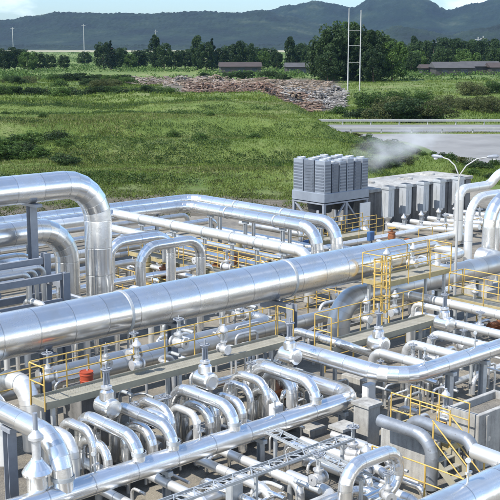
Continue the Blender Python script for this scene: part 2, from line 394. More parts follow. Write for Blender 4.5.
# ---- tall loops on the right
RG = 'tall loops at the right edge'
pipe('expansion_loop_pipe', 'nearest tall silver loop at the right edge, its leg rising from the shaded low pipe',
     [(42.4, 29.5, .3), (42.4, 29.5, 4.6), (47.5, 29.5, 4.6), (47.5, 29.5, .3)], .62, 1.3, n=28, group=RG)
pipe('expansion_loop_pipe', 'second tall silver loop at the right edge, close behind the nearest one',
     [(43.9, 29.9, .3), (43.9, 29.9, 4.25), (50, 29.9, 4.25)], .5, 1.2, n=24, group=RG)
pipe('expansion_loop_pipe', 'slimmer pale loop rising left of the tall loops at the right edge',
     [(47.0, 34, .3), (47.0, 34, 3.75), (53, 34, 3.75)], .46, 1.25, 'clad_white', n=24, group=RG)
pipe('expansion_loop_pipe', 'pale horizontal pipe passing over the top of the right edge loops',
     [(51.2, 37.8, .4), (51.2, 37.8, 3.45), (54.2, 37.8, 3.45), (54.6, 37.4, 4.2), (64, 37.4, 4.2)], .55, .6, 'clad_white', n=24, group=RG)
pipe('steam_pipe', 'pale pipe lying along the ground in front of the grey ducts',
     [(38.5, 38.0, .75), (52, 38.0, .75), (52, 38.0, .1)], .42, .6, 'clad_white')
pipe('steam_pipe', 'white pipe running behind the yellow platform toward the tall loops at the right',
     [(33.5, 33.6, .9), (46.2, 33.6, .9), (46.2, 35.5, .9)], .46, .6, 'clad_white')
pipe('steam_pipe', 'thin white pipe just beyond the yellow platform, ending in a short upstand',
     [(34.2, 31.4, 1.0), (41, 31.4, 1.0), (41, 31.4, 1.9)], .3, .5, 'clad_white')
# ---- U-shaped pipe on the right
pipe('steam_pipe', 'silver pipe with a wide rounded corner over the concrete pedestal, leaving at the right edge',
     [(24.1, 25.0, .3), (24.1, 25.0, 2.0), (24.1, 19.75, 2.0), (36, 19.75, 2.0)], .53, 1.05, n=28)
pipe('steam_pipe', 'thinner silver pipe curving over beside the start of the rounded-corner pipe',
     [(24.9, 25.3, .3), (24.9, 25.3, 2.3), (24.9, 22.9, 2.3), (27.4, 22.9, 1.2)], .28, .5)
UG = 'white branches feeding the rounded-corner pipe'
for i, (x, y0, lab) in enumerate(((25.8, 22.3, 'short white branch nearest the corner of the rounded-corner pipe'), (27.4, 22.2, 'white branch in the middle of those feeding the rounded-corner pipe'),
                           (29.0, 22.4, 'white branch just right of the middle one feeding the rounded-corner pipe'), (30.6, 24.6, 'longest white branch, feeding the rounded-corner pipe near the right edge'))):
    pipe('branch_pipe', lab, [(x, y0, .9), (x, y0, 2.0), (x, 19.95, 2.0)], .30, .42, 'clad_white', group=UG)
pipe('branch_pipe', 'white pipe slanting behind the right walkway, above the valves',
     [(33.2, 28.3, .9), (33.2, 28.3, 1.9), (33.2, 21.0, 1.9), (33.2, 21.0, .9)], .36, .5, 'clad_white')
pipe('branch_pipe', 'small white goose-necked pipe bending over behind the right walkway',
     [(30.5, 24.4, .6), (30.5, 24.4, 2.45), (30.5, 22.9, 2.45), (30.5, 22.9, 1.5)], .2, .3, 'clad_white')
# ---- header and its goosenecks
pipe('header_pipe', 'long silver header pipe crossing the bottom left, turning back at a rounded end',
     [(6, 21.05, 1.2), (23.7, 21.05, 1.2), (23.7, 26.0, 1.2), (23.7, 26.0, .2)], .56, .75, n=28, pitch=1.3)
pipe('header_pipe', 'slim second header lying low behind the long silver header',
     [(8, 22.6, .45), (22.8, 22.6, .45), (22.8, 22.6, .05)], .36, .5, 'clad_dull')
GG = 'goosenecks rising over the long header'
for x, d, zt, y0, lab in ((13.03, .54, 2.55, 26.1, 'thickest gooseneck, wide silver pipe arching down to the header at the left edge'),
                          (15.32, .35, 2.3, 23.9, 'gooseneck dropping to the header just right of the thickest one'),
                          (16.45, .33, 2.3, 24.3, 'gooseneck dropping to the header near the middle of the olive walkway front'),
                          (18.6, .35, 2.35, 23.6, 'gooseneck dropping to the header beside the tan ground patch'),
                          (21.85, .35, 2.35, 23.6, 'gooseneck dropping to the header nearest its rounded end')):
    pipe('gooseneck_pipe', lab, [(x, y0, zt), (x, 21.05, zt), (x, 21.05, 1.3)] if d > .5 else [(x, 23.75, .3), (x, 23.75, zt - .3), (x, 21.05, zt - .3), (x, 21.05, 1.3)], d, d * 1.75, group=GG, n=24, pitch=.8, bands=[((x, 21.05, 1.62), Z1)])
for x, lab in ((15.0, 'gooseneck behind the header, left of the others that drop to the slim low header'),
               (17.6, 'gooseneck with two elbows dropping to the slim low header behind the tan patch'),
               (18.35 + .9, 'gooseneck dropping to the slim low header under the middle insulated valve'), (21.3, 'gooseneck dropping to the slim low header under the valve by the portal post'),
               (22.45, 'thin gooseneck dropping behind the rounded end of the header')):
    pipe('gooseneck_pipe', lab, [(x, 24.15, .2), (x, 24.15, 1.8), (x, 22.6, 1.8), (x, 22.6, .5)], .29, .5, group=GG, n=20, pitch=.8)
SHG = 'white pipe shoulders at the left edge'
for x, y, z, d, lab in ((13.9, 25.6, 2.1, .56, 'white pipe shoulder bulging left of the walkway, nearest the left edge'), (15.05, 26.0, 2.25, .6, 'larger white pipe shoulder beside the walkway end post')):
    pipe('branch_pipe', lab, [(x, 29, 1.2), (x, y + 1, z), (x, y, z), (x, y - .2, .4)], d, .55, 'clad_white', group=SHG, n=24)
# ---- bottom edge
pipe('steam_pipe', 'thick silver pipe cutting across the bottom right corner',
     [(9, 12.5, 2.5), (27, 12.5, 2.5)], .82, n=36, pitch=1.2)
pipe('branch_pipe', 'silver pipe arching up and over at the bottom edge beside the thick corner pipe',
     [(18.2, 16.5, .1), (18.2, 16.5, 1.8), (20.15, 16.5, 1.8), (20.15, 16.5, .7), (18.9, 16.5, .7)], .38, .55, n=24)
pipe('branch_pipe', 'low silver pipe elbowing beneath the arched pipe at the bottom edge',
     [(17.0, 17.3, .6), (19.7, 17.3, .6), (19.7, 15.4, .6), (23.5, 15.4, .6)], .28, .5)
LW = 'white stub pipes under the header'
for x, ya, yb, lab in ((14.6, 22.2, 19.6, 'white stub pipe under the header, leftmost of its row'), (16.1, 21.9, 19.3, 'white stub pipe poking from under the header left of the cable ladder'),
                       (17.75, 21.6, 18.7, 'white stub pipe poking under the header just above the cable ladder'), (18.65, 21.8, 18.5, 'white stub pipe beside the crossing of the two cable ladders'),
                       (20.9, 20.7, 17.4, 'fat white stub pipe right of the cross ladder'), (21.9, 20.4, 18.2, 'white stub pipe before the concrete pedestal')):
    pipe('branch_pipe', lab, [(x, ya, .62), (x, yb, .62), (x, yb, .1)], .26, .34, 'clad_white', group=LW)
pipe('branch_pipe', 'grey low pipe parallel to the header along the bottom left edge', [(8, 19.6, .5), (17.2, 19.6, .5), (17.2, 19.6, .05)], .24, .4, 'clad_dull')
pipe('branch_pipe', 'thin pale pipe lying on the ground between the header and the cable ladder', [(10, 20.3, .28), (22.2, 20.3, .28), (22.2, 18.6, .28)], .16, .3, 'clad_white')
pipe('branch_pipe', 'white sloping pipe at the bottom centre under the cable ladder', [(16.2, 17.6, .45), (19.1, 17.6, .45), (19.1, 19.4, .45)], .34, .5, 'clad_white')
pipe('dark_pipe', 'bare dark pipe bending down between the concrete bins, nearer of the two dark ones',
     [(21.9, 18.6, 1.55), (21.9, 16.75, 1.55), (21.9, 16.75, .1)], .36, .55, 'dark_pipe', cat='pipe')
dp = thing('dark_pipe', 'bare dark pipe crossing to a white lagged end at the right edge', 'pipe', (22.7, 18.2, .1))
MB().tube([(22.7, 18.2, .1), (22.7, 18.2, 1.55), (22.5, 16.0, 1.55), (22.4, 15.75, 1.35)], .18, .5, 20).part('bare_length', 'dark_pipe', dp)
MB().tube([(22.4, 15.75, 1.35), (22.2, 12.9, 1.35)], .21, .5, 20).part('lagged_length', 'clad_white', dp)

# ---- supports
def support(x, y, zt, w, label, group, mat='galv', r=0.25, beam=None):
    t = thing('pipe_support', label, 'pipe support', (x, y, 0), group)
    p = MB(); h = w / 2                       # an H-section post
    p.box((x-h, y-h, .03), (x+h, y-h+.02, zt-.12)).box((x-h, y+h-.02, .03), (x+h, y+h, zt-.12)).box((x-.012, y-h+.021, .03), (x+.012, y+h-.021, zt-.12))
    p.part('post', mat, t)
    MB().bbox((x-w, y-w, 0), (x+w, y+w, .03), .01).part('base_plate', mat, t)
    b = MB(); L = max(.18, r * .95)
    if beam == 'x': b.bbox((x-L, y-h, zt-.12), (x+L, y+h, zt), .015)
    else: b.bbox((x-h, y-L, zt-.12), (x+h, y+L, zt), .015)
    b.part('saddle', mat, t)
    return t
def row(xs, ys, zt, w, fmt, group, **kw):
    k = max(len(xs), len(ys)); xs = xs * k if len(xs) == 1 else xs; ys = ys * k if len(ys) == 1 else ys
    for i in range(k): support(xs[i], ys[i], zt, w, fmt % nth(i), group, **kw)
row([16.6, 21.6], [27.6], 2.7, .26, 'steel post under the widest steam pipe, %s from the left', 'posts under the widest steam pipe', mat='steel', r=.6)
row([21.2], [35.8], 5.9, .3, 'dark column holding up the tallest expansion loop, %s from the left', 'columns under the tallest loop', mat='steel', r=.6)
row([34.0], [46, 43.2, 40.7, 38.6, 36.8, 35.0], 2.35, .14, 'short grey post under the long clamped white pipe, %s from its far end', 'posts under the clamped white pipe')
row([39.3], [46.5, 43.5, 40.5], 2.17, .16, 'post under the inner pipe of the corner pair, %s from the corner', 'posts under the inner corner pipe')
row([41.3], [48, 45, 42, 39.6], 2.17, .16, 'post under the outer pipe of the corner pair, %s from the corner', 'posts under the outer corner pipe')
row([24, 28.5, 33, 37], [48.6], 2.17, .16, 'post under the inner corner pipe along the grass bank, %s from the left', 'posts along the bank under the inner pipe')
row([13, 16.2, 19.6, 23.0], [21.05], .92, .16, 'short grey post under the long header pipe, %s from the left', 'posts under the header', r=.22)
row([26.6, 28.4, 30.2], [19.75], 1.73, .2, 'grey post under the rounded-corner pipe, %s from its corner', 'posts under the rounded-corner pipe', r=.24)
support(13.0, 23.5, 2.26, .26, 'stout grey post under the thickest gooseneck at the left edge', None, mat='steel', r=.25)
row([36.5, 39.5], [27.9], 1.49, .2, 'post under the shaded low pipe behind the yellow platform, %s from the left', 'posts under the shaded low pipe', r=.35)
row([14, 16.6, 19.2], [12.5], 2.08, .24, 'post under the thick bottom corner pipe, %s from the left', 'posts under the corner pipe', r=.35)
row([25.8, 28.6], [29.2], .75, .16, 'low post under the shaded pipe beneath the widest steam pipe, %s from the left', 'posts under the shaded low pipe beneath the main pipe')
row([15.2, 19.2], [22.6], .27, .16, 'stub post under the slim low header, %s from the left', 'stub posts under the slim header')
# portal by the walkway end
t = thing('pipe_portal', 'tall grey steel post at the right end of the front walkway under the main pipe', 'pipe support', (26.3, 26.6, 0))
MB().box((26.17, 26.45, .03), (26.19, 26.75, 2.7)).box((26.41, 26.45, .03), (26.43, 26.75, 2.7)).box((26.191, 26.59, .03), (26.409, 26.61, 2.7)).part('post', 'steel', t)
MB().bbox((26.05, 26.3, 0), (26.55, 26.9, .03), .01).part('base_plate', 'steel', t)
MB().box((26.2, 26.76, 2.35), (26.4, 28.6, 2.68)).part('beam', 'steel', t)
MB().bar((26.3, 26.5, 1.4), (26.3, 25.4, 2.1), .1).part('bracket', 'steel', t)
# steel rack at the left edge
t = thing('steel_rack', 'dark steel rack of columns and beams carrying small pipes at the left edge', 'rack', (17.5, 34.6, 0))
for x, y in ((20.95, 34.5), (16.0, 34.5), (20.95, 33.2), (16.0, 33.2)):
    MB().box((x-.14, y-.14, 0), (x+.14, y-.11, 4.15 if y > 34 else 3.6)).box((x-.14, y+.11, 0), (x+.14, y+.14, 4.15 if y > 34 else 3.6)).box((x-.02, y-.109, 0), (x+.02, y+.109, 4.15 if y > 34 else 3.6)).part('column', 'steel', t)
for z in (2.4, 3.35, 3.75):
    MB().box((16.15, 34.42, z), (20.8, 34.58, z+.24)).part('beam', 'steel', t)
    if z < 3.6: MB().box((16.15, 33.12, z), (20.8, 33.28, z+.24)).part('beam', 'steel', t)
for x in (16.0, 18.3, 20.95): MB().box((x-.08, 33.35, 3.0), (x+.08, 34.35, 3.2)).part('cross_beam', 'steel', t)
MB().bar((16.2, 34.5, .3), (20.8, 34.5, 2.3), .09).part('brace', 'steel', t)
for i, (x, y, z, r) in enumerate(((14, 33.5, 3.72, .11), (14, 33.8, 3.72, .08), (14, 34.1, 3.74, .1))):
    pipe('conduit_pipe', ('outer', 'middle', 'inner')[i] + ' small bore pipe lying on the steel rack at the left edge', [(x, y, z), (19.6 + i * .5, y, z), (19.6 + i * .5, y, 1.0)], r * 2, .3, 'clad_dull', group='pipes on the steel rack')
SV = 'upright stub pipes seen under the tall loops'
for i, (x, y, h, d) in enumerate(((17.9, 32.3, 2.6, .22), (18.5, 32.6, 2.3, .16), (19.6, 32.4, 2.7, .24), (20.3, 31.6, 2.2, .16), (21.7, 33.0, 2.4, .26), (22.4, 32.0, 2.1, .2), (24.9, 33.2, 2.2, .24), (26.9, 32.6, 2.0, .2), (27.8, 32.2, 1.8, .26))):
    pipe('stub_pipe', 'upright silver stub pipe behind the widest steam pipe, %s from the left' % nth(i), [(x, y, 0), (x, y, h), (x, y + 1.4, h), (x, y + 1.4, .1)], d, .35, 'clad' if i % 2 else 'clad_white', group=SV)

# ---- valves
def proto_gate():
    t = thing('gate_valve', 'v', 'valve', (0, 0, 0))
    MB().lathe((0, -.3, 0), Y1, [(0, .13), (.06, .13), (.12, .19), (.30, .23), (.48, .19), (.54, .13), (.6, .13)], 16).part('body', 'valve', t)
    for y in (-.33, .27): MB().lathe((0, y, 0), Y1, [(0, .05), (0, .23), (.06, .23), (.06, .05)], 16, True, False).part('flange', 'valve', t)
    MB().lathe((0, 0, .15), Z1, [(0, .15), (.16, .13), (.16, .2), (.22, .2), (.22, .1), (.34, .08)], 14).part('bonnet', 'valve', t)
    yk = MB().bar((-.09, 0, .46), (-.07, 0, .85), .04).bar((.09, 0, .46), (.07, 0, .85), .04).bar((-.1, 0, .85), (.1, 0, .85), .06).part('yoke', 'galv', t)
    MB().cyl((0, 0, .45), (0, 0, 1.08), .025, 8).part('stem', 'galv', yk)
    w = MB().torus((0, 0, .93), Z1, .2, .022, 18)
    for k in range(3): w.bar((-.2*math.cos(k*PI/3), -.2*math.sin(k*PI/3), .93), (.2*math.cos(k*PI/3), .2*math.sin(k*PI/3), .93), .025)
    w.part('handwheel', 'steel', yk); return t
def proto_insul():
    t = thing('insulated_valve', 'v', 'valve', (0, 0, 0))
    MB().lathe((0, -.42, 0), Y1, [(0, .2), (.02, .3), (.1, .33), (.74, .33), (.82, .3), (.84, .2)], 20).part('jacket', 'clad', t)
    MB().lathe((0, 0, .28), Z1, [(0, .26), (.25, .24), (.33, .16), (.36, .1)], 16).part('bonnet_jacket', 'clad', t)
    MB().lathe((0, 0, .64), Z1, [(0, .19), (.07, .19), (.07, .07), (.12, .07)], 14).part('flange', 'valve', t)
    yk = MB().bar((-.1, 0, .76), (-.08, 0, 1.2), .05).bar((.1, 0, .76), (.08, 0, 1.2), .05).bar((-.12, 0, 1.2), (.12, 0, 1.2), .07).part('yoke', 'steel', t)
    MB().cyl((0, 0, .74), (0, 0, 1.5), .04, 8).part('stem', 'steel', yk)
    w = MB().torus((0, 0, 1.3), Z1, .17, .022, 18)
    for k in range(3): w.bar((-.17*math.cos(k*PI/3), -.17*math.sin(k*PI/3), 1.3), (.17*math.cos(k*PI/3), .17*math.sin(k*PI/3), 1.3), .025)
    w.part('handwheel', 'steel', yk); return t
def proto_control():
    t = thing('control_valve', 'v', 'valve', (0, 0, 0))
    MB().lathe((0, -.28, 0), Y1, [(0, .2), (.06, .2), (.06, .11), (.16, .16), (.28, .2), (.4, .16), (.5, .11), (.5, .2), (.56, .2)], 16).part('body', 'valve', t)
    MB().lathe((0, 0, .16), Z1, [(0, .1), (.14, .09), (.14, .15), (.19, .15)], 12).part('bonnet', 'valve', t)
    MB().bar((-.09, 0, .35), (-.09, 0, .68), .035).bar((.09, 0, .35), (.09, 0, .68), .035).part('yoke', 'galv', t)
    MB().lathe((0, 0, .68), Z1, [(0, .06), (.05, .15), (.1, .19), (.14, .19), (.2, .16), (.27, .09), (.34, .06), (.4, .06)], 18).part('actuator', 'valve', t)
    MB().cyl((0, 0, .32), (0, 0, .7), .02, 8).part('stem', 'galv', t); return t
def proto_gauge():
    t = thing('pressure_gauge', 'v', 'gauge', (0, 0, 0))
    MB().tube([(0, 0, 0), (0, 0, .42)], .025, .1, 8).part('stalk', 'galv', t)
    MB().lathe((-.03, -.01, .5), (-.75, -.66, .1), [(0, .055), (.04, .065), (.05, .055)], 14).part('dial_case', 'galv', t)
    MB().bar((-.06, 0, .2), (.12, 0, .2), .05).part('cock', 'valve', t); return t
gate, insul, ctrl, gauge = proto_gate(), proto_insul(), proto_control(), proto_gauge()
IV = 'insulated valves in front of the walkway'
for x, y, z, lab in ((15.85, 23.2, 2.2, 'insulated silver valve with tall stem, in front of the walkway below the orange drum'),
                     (19.35, 23.2, 2.2, 'insulated silver valve with tall stem, in front of the walkway middle'),
                     (22.95, 23.3, 2.2, 'insulated silver valve with tall stem, before the walkway end by the tall portal post'),
                     (30.2, 22.75, 2.05, 'insulated silver valve with tall stem, at the far end of the right walkway'),
                     (26.6, 22.75, 2.0, 'insulated silver valve with stem, half way along the right walkway')):
    dup(insul, (x, y, z), 0, .82, lab, IV)
GV = 'gate valves with handwheels'
gv = [(14.3, 23.3, 1.1, 'under the left end of the front walkway'), (16.9, 23.4, 1.3, 'under the front walkway, below and right of the orange drum'), (18.1, 23.5, 1.1, 'behind the gooseneck by the tan patch'),
      (20.5, 23.4, 1.2, 'behind the header between the two right-hand insulated valves'), (22.1, 24.2, 1.2, 'under the right end of the front walkway'),
      (25.4, 21.6, 1.35, 'beside the corner of the rounded-corner pipe'), (26.9, 21.5, 1.5, 'in front of the right walkway near its middle'), (28.2, 21.7, 1.35, 'in front of the right walkway, between two white branches'),
      (29.8, 21.6, 1.5, 'below the far end of the right walkway'), (31.6, 22.2, 1.6, 'right of the far end of the right walkway'),
      (17.9, 26.2, 2.35, 'on the front walkway right of the orange drum'), (18.9, 26.1, 2.45, 'at the front walkway back rail, left of its middle'), (20.6, 26.0, 2.5, 'at the front walkway back rail, right of its middle'),
      (22.6, 26.2, 2.35, 'at the back rail near the right end of the front walkway'), (15.9, 26.3, 2.3, 'half hidden left of the orange drum'),
      (32.4, 43, 1.6, 'under the white pipes near the foot of the tall loops'), (32.6, 39.6, 1.5, 'on the yellow cross walkway, farther one'), (32.6, 37.4, 1.5, 'on the yellow cross walkway, nearer one'),
      (32.8, 35.2, 1.4, 'by the near end of the yellow cross walkway'), (28.0, 31.4, 1.1, 'in the dark gap behind the widest steam pipe'), (36.8, 35.2, 1.2, 'below the downturned elbow of the clamped white pipe'),
      (18.8, 18.0, .9, 'at the bottom edge under the cable ladder'), (21.0, 18.8, .75, 'among the white stub pipes before the pedestal'), (19.2, 16.0, .95, 'under the arched pipe at the bottom edge')]
for i, (x, y, z, w) in enumerate(gv):
    dup(gate, (x, y, z), (0, PI/2, .3, -.4, 1.2)[i % 5], .58 + .32 * ((i * 7) % 5) / 5, 'gate valve with handwheel ' + w, GV)
CV = 'control valves with domed actuators'
cv = [(21.3, 24.6, 2.45, 'on the front walkway right of its middle'), (18.2, 25.0, 2.5, 'on the front walkway left of its middle'), (27.6, 24.2, 2.4, 'behind the right walkway near its middle'), (29.4, 24.4, 2.3, 'behind the far end of the right walkway'),
      (34.6, 24.6, 1.6, 'beside the white pipe slanting behind the right walkway'), (31.0, 26.2, 3.4, 'on the yellow platform by its near corner'), (32.6, 26.2, 3.4, 'in the middle of the yellow platform'), (20.2, 17.6, .8, 'between the stub pipes and the arched pipe'), (24.9, 18.6, 1.0, 'under the rounded-corner pipe by the guard rails')]
for i, (x, y, z, w) in enumerate(cv): dup(ctrl, (x, y, z), (0, PI/2)[i % 2], .75, 'silver control valve with white domed top ' + w, CV)
PG = 'pressure gauges on stalks'
for i, (x, y, z, w) in enumerate(((14.0, 21.1, 1.46, 'on the header left of its second gooseneck'), (17.4, 21.1, 1.46, 'on the header below the tan patch'), (20.2, 21.1, 1.46, 'on the header before its last gooseneck'), (25.3, 19.75, 2.25, 'on the rounded-corner pipe just past its corner'), (27.9, 19.75, 2.25, 'on the rounded-corner pipe near its posts'), (17.6, 12.5, 2.9, 'on the thick bottom corner pipe'))):
    dup(gauge, (x, y, z), 0, 1, 'small round dial gauge on a stalk ' + w, PG)
# tall insulated valve standing on the header at the left
t = thing('insulated_valve', 'upright insulated valve with conical hood and bulb, on the header at the left edge', 'valve', (12.45, 21.25, 1.3))
x, y = 12.45, 21.25
MB().lathe((x, y, 1.3), Z1, [(0, .26), (.5, .26)], 20).part('body_jacket', 'clad', t)
MB().lathe((x, y, 1.82), Z1, [(0, .36), (.06, .37), (.16, .31), (.34, .16), (.38, .14)], 20).part('hood', 'clad', t)
MB().lathe((x, y, 2.2), Z1, [(0, .11), (.45, .11)], 14).part('neck', 'valve', t)
MB().lathe((x, y, 2.65), Z1, [(0, .11), (.05, .19), (.12, .19), (.22, .1), (.28, .06)], 16).part('bulb', 'valve', t)
MB().cyl((x, y, 2.9), (x, y, 3.35), .06, 8).part('stem', 'steel', t)

# ---- walkways
def rails(mb, a, b, z, hs=(1.05, .55), r=.02):
    for h in hs: mb.cyl((a[0], a[1], z + h), (b[0], b[1], z + h), r, 8)
def walkway(name, label, x0, x1, y0, y1, z, along, sides, ends=(), legs=True, rail='yellow', fascia='fascia', group=None, step=1.5):
    t = thing(name, label, 'walkway', ((x0+x1)/2, (y0+y1)/2, 0), group)
    g = MB(); L = (x1-x0) if along == 'x' else (y1-y0); W = (y1-y0) if along == 'x' else (x1-x0)
    nb = int(L / .05)
    for i in range(1, nb):
        s = i * L / nb
        if along == 'x': g.box((x0+s-.009, y0+.035, z-.03), (x0+s+.009, y1-.035, z))
        else: g.box((x0+.035, y0+s-.009, z-.03), (x1-.035, y0+s+.009, z))
    for i in range(1, 4):
        s = i * W / 4
        if along == 'x': g.box((x0+.02, y0+s-.015, z-.045), (x1-.02, y0+s+.015, z-.004))
        else: g.box((x0+s-.015, y0+.02, z-.045), (x0+s+.015, y1-.02, z-.004))
    g.part('grating', 'grating', t)
    for k in (0, 1):
        e = MB()
        if along == 'x':
            yy = y0 if k == 0 else y1; e.box((x0, yy-.03, z-.15), (x1, yy+.03, z+.05))
        else:
            xx = x0 if k == 0 else x1; e.box((xx-.03, y0, z-.15), (xx+.03, y1, z+.05))
        e.part('edge_beam', fascia, t)
    for k in (0, 1):
        if along == 'x': MB().box(((x0 if k == 0 else x1)-.03, y0+.031, z-.13), ((x0 if k == 0 else x1)+.03, y1-.031, z+.04)).part('end_beam', fascia, t)
        else: MB().box((x0+.031, (y0 if k == 0 else y1)-.03, z-.13), (x1-.031, (y0 if k == 0 else y1)+.03, z+.04)).part('end_beam', fascia, t)
    def rl(a, b):
        m = MB(); rails(m, a, b, z, (1.05,)); m.part('handrail', rail, t); m = MB(); rails(m, a, b, z, (.55,)); m.part('mid_rail', rail, t)
        d = Vector((b[0]-a[0], b[1]-a[1], 0)); k = max(1, int(d.length / step))
        for i in range(k + 1):
            p = Vector((a[0], a[1], 0)) + d * i / k
            MB().cyl((p.x, p.y, z - .2), (p.x, p.y, z + 1.05), .022, 8).part('rail_post', rail, t)
    if along == 'x':
        for s in sides:
            yy = y0 - .045 if s == 0 else y1 + .045; rl((x0, yy), (x1, yy))
        for e in ends:
            xx = x0 - .045 if e == 0 else x1 + .045; rl((xx, y0), (xx, y1))
    else:
        for s in sides:
            xx = x0 - .045 if s == 0 else x1 + .045; rl((xx, y0), (xx, y1))
        for e in ends:
            yy = y0 - .045 if e == 0 else y1 + .045; rl((x0, yy), (x1, yy))
    if legs:
        k = max(1, int(L / 3.2))
        for i in range(k + 1):
            s = .25 + (L - .5) * i / k
            for q in (.09, W - .09):
                p = (x0+s, y0+q) if along == 'x' else (x0+q, y0+s)
                MB().box((p[0]-.05, p[1]-.05, 0), (p[0]+.05, p[1]+.05, z-.05)).part('leg', 'galv', t)
    return t
walkway('walkway', 'long front walkway with olive edge and yellow back rails under the main steam pipe', 14.7, 24.2, 24.45, 25.2, 2.2, 'x', (1,), (0, 1), step=1.1)
walkway('walkway', 'olive grating walkway on the right, between the rounded-corner pipe and the yellow platform', 24.7, 30.4, 23.1, 23.85, 2.1, 'x', (1,), (0,), step=1.1)
walkway('platform', 'yellow-railed high platform at the end of the main steam pipe', 30.3, 34.3, 25.65, 26.75, 3.0, 'x', (0, 1), (0, 1), fascia='yellow_dirty', step=1.1)
walkway('walkway', 'yellow-railed walkway half hidden beneath the long clamped white pipe', 32.75, 33.6, 34.6, 45.5, 1.0, 'y', (0, 1), (0,), fascia='yellow_dirty')
walkway('walkway', 'dull yellow cross walkway at the right edge beyond the right walkway', 34.0, 34.9, 20.4, 25.4, 1.9, 'y', (0, 1), (1,), fascia='yellow_dirty')
walkway('walkway', 'low yellow-railed walkway between the rounded-corner pipe and the grey bins', 22.9, 23.7, 16.9, 19.0, 1.0, 'y', (0, 1), (), fascia='yellow_dirty', step=1.0)
walkway('platform', 'yellow-railed platform beneath the grey cooler on legs', 42.5, 47.0, 40.6, 41.6, 1.0, 'x', (0, 1), (0,), fascia='yellow_dirty', step=1.3)
# free-standing guard rails
def guard(label, pts, mat='yellow', hs=(1.05, .55), step=1.3):
    t = thing('guard_rail', label, 'guard rail', (pts[0][0], pts[0][1], 0), 'yellow guard rails')
    for a, b in zip(pts, pts[1:]):
        a = Vector(a); b = Vector(b)
        for h in hs: MB().cyl(a + Vector((0, 0, h)), b + Vector((0, 0, h)), .02, 8).part('rail', mat, t)
    for a, b in zip(pts, pts[1:]):
        a = Vector(a); b = Vector(b); k = max(1, int((b-a).length / step))
        for i in range(k + (1 if b == Vector(pts[-1]) else 0)):
            p = a.lerp(b, i / k); MB().cyl(p, p + Vector((0, 0, hs[0])), .027, 8).part('rail_post', mat, t)
guard('yellow guard rail slanting before the dark bent pipes at the lower right', [(21.25, 18.3, 0), (21.25, 14.6, 0)])
guard('yellow guard rail behind the rounded-corner pipe near its first post', [(25.3, 19.2, 0), (25.3, 17.2, 0), (28, 17.2, 0)])
guard('yellow guard rail round the added shade slab behind the main steam pipe', [(29.8, 31.9, 0), (33.9, 31.9, 0), (33.9, 33.3, 0)])
guard('yellow guard rail near the foot of the tall loops at the right edge', [(36.2, 25.6, 0), (42.2, 25.6, 0), (42.2, 24, 0)])
guard('yellow guard rail under the corner pair of pipes near the small loops', [(36.3, 44.5, 0), (36.3, 37, 0), (38.3, 37, 0)])
guard('yellow guard rail left of the orange drum beneath the main steam pipe', [(14.2, 26.4, 1.6), (17.4, 26.4, 1.6)])
# stair
t = thing('stair', 'steep yellow-railed steel stair descending toward the bottom right pipe', 'stair', (21.8, 16.4, 0))
for x in (22.0, 22.75):
    MB().bar((x, 16.85, .98), (x, 15.6, .02), .05, .2).part('stringer', 'fascia', t)
    MB().cyl((x, 16.85, 2.0), (x, 15.6, 1.0), .022, 8).part('handrail', 'yellow', t); MB().cyl((x, 16.85, 1.5), (x, 15.6, .5), .02, 8).part('mid_rail', 'yellow', t)
    for y, z in ((16.8, 1.0), (15.65, .1)): MB().cyl((x, y, z - .05), (x, y, z + .98), .026, 8).part('rail_post', 'yellow', t)
for i in range(5):
    y = 16.7 - i * .24; MB().box((22.03, y-.1, .84 - i * .185), (22.72, y+.1, .87 - i * .185)).part('tread', 'grating', t)

# ---- cable ladders
def ladder(label, a, b, w=.42, side=(0, 1, 0), tri=True):
    t = thing('cable_ladder', label, 'cable tray', ((a[0]+b[0])/2, (a[1]+b[1])/2, 0), 'galvanised cable ladders'); a = Vector(a); b = Vector(b); s = Vector(side) * w / 2; L = (b - a).length; d = (b - a).normalized()
    for k in (-1, 1): MB().bar(a + s*k, b + s*k, .022, .07).part('side_rail', 'galv', t)
    m = MB(); n = int(L / .3)
    for i in range(n + 1):
        p = a + d * L * i / n; m.bar(p - s*.93 + Vector((0,0,-.02)), p + s*.93 + Vector((0,0,-.02)), .04, .02)
        if tri and i < n: m.bar(p + s*(.93 if i % 2 else -.93) + Vector((0,0,.025)), p + d * L / n + s*(-.93 if i % 2 else .93) + Vector((0,0,.025)), .025, .015)
    m.part('rungs', 'galv', t)
    cb = MB()
    for q, r in ((-.6, .014), (.5, .018)): cb.cyl(a + s*q + Vector((0,0,.008)), b + s*q + Vector((0,0,.008)), r * .7, 6)
    cb.part('cable', 'galv', t)
    k = max(1, int(L / 2.4))
    for i in range(k + 1):
        p = a + d * (.2 + (L - .4) * i / k)
        MB().box((p.x-.04, p.y-.04, 0), (p.x+.04, p.y+.04, p.z-.06)).part('post', 'galv', t)
ladder('galvanised cable ladder running from the bottom edge toward the pedestal', (13.6, 18.4, 1.5), (20.35, 18.4, 1.5))
ladder('galvanised cable ladder crossing from under the header to the lower right', (19.25, 20.25, 1.46), (18.75, 16.3, 1.46), side=(1, 0, 0))
ladder('galvanised cable ladder high beside the low pipes behind the widest steam pipe', (20.5, 32.4, 1.5), (31.5, 32.4, 1.5))

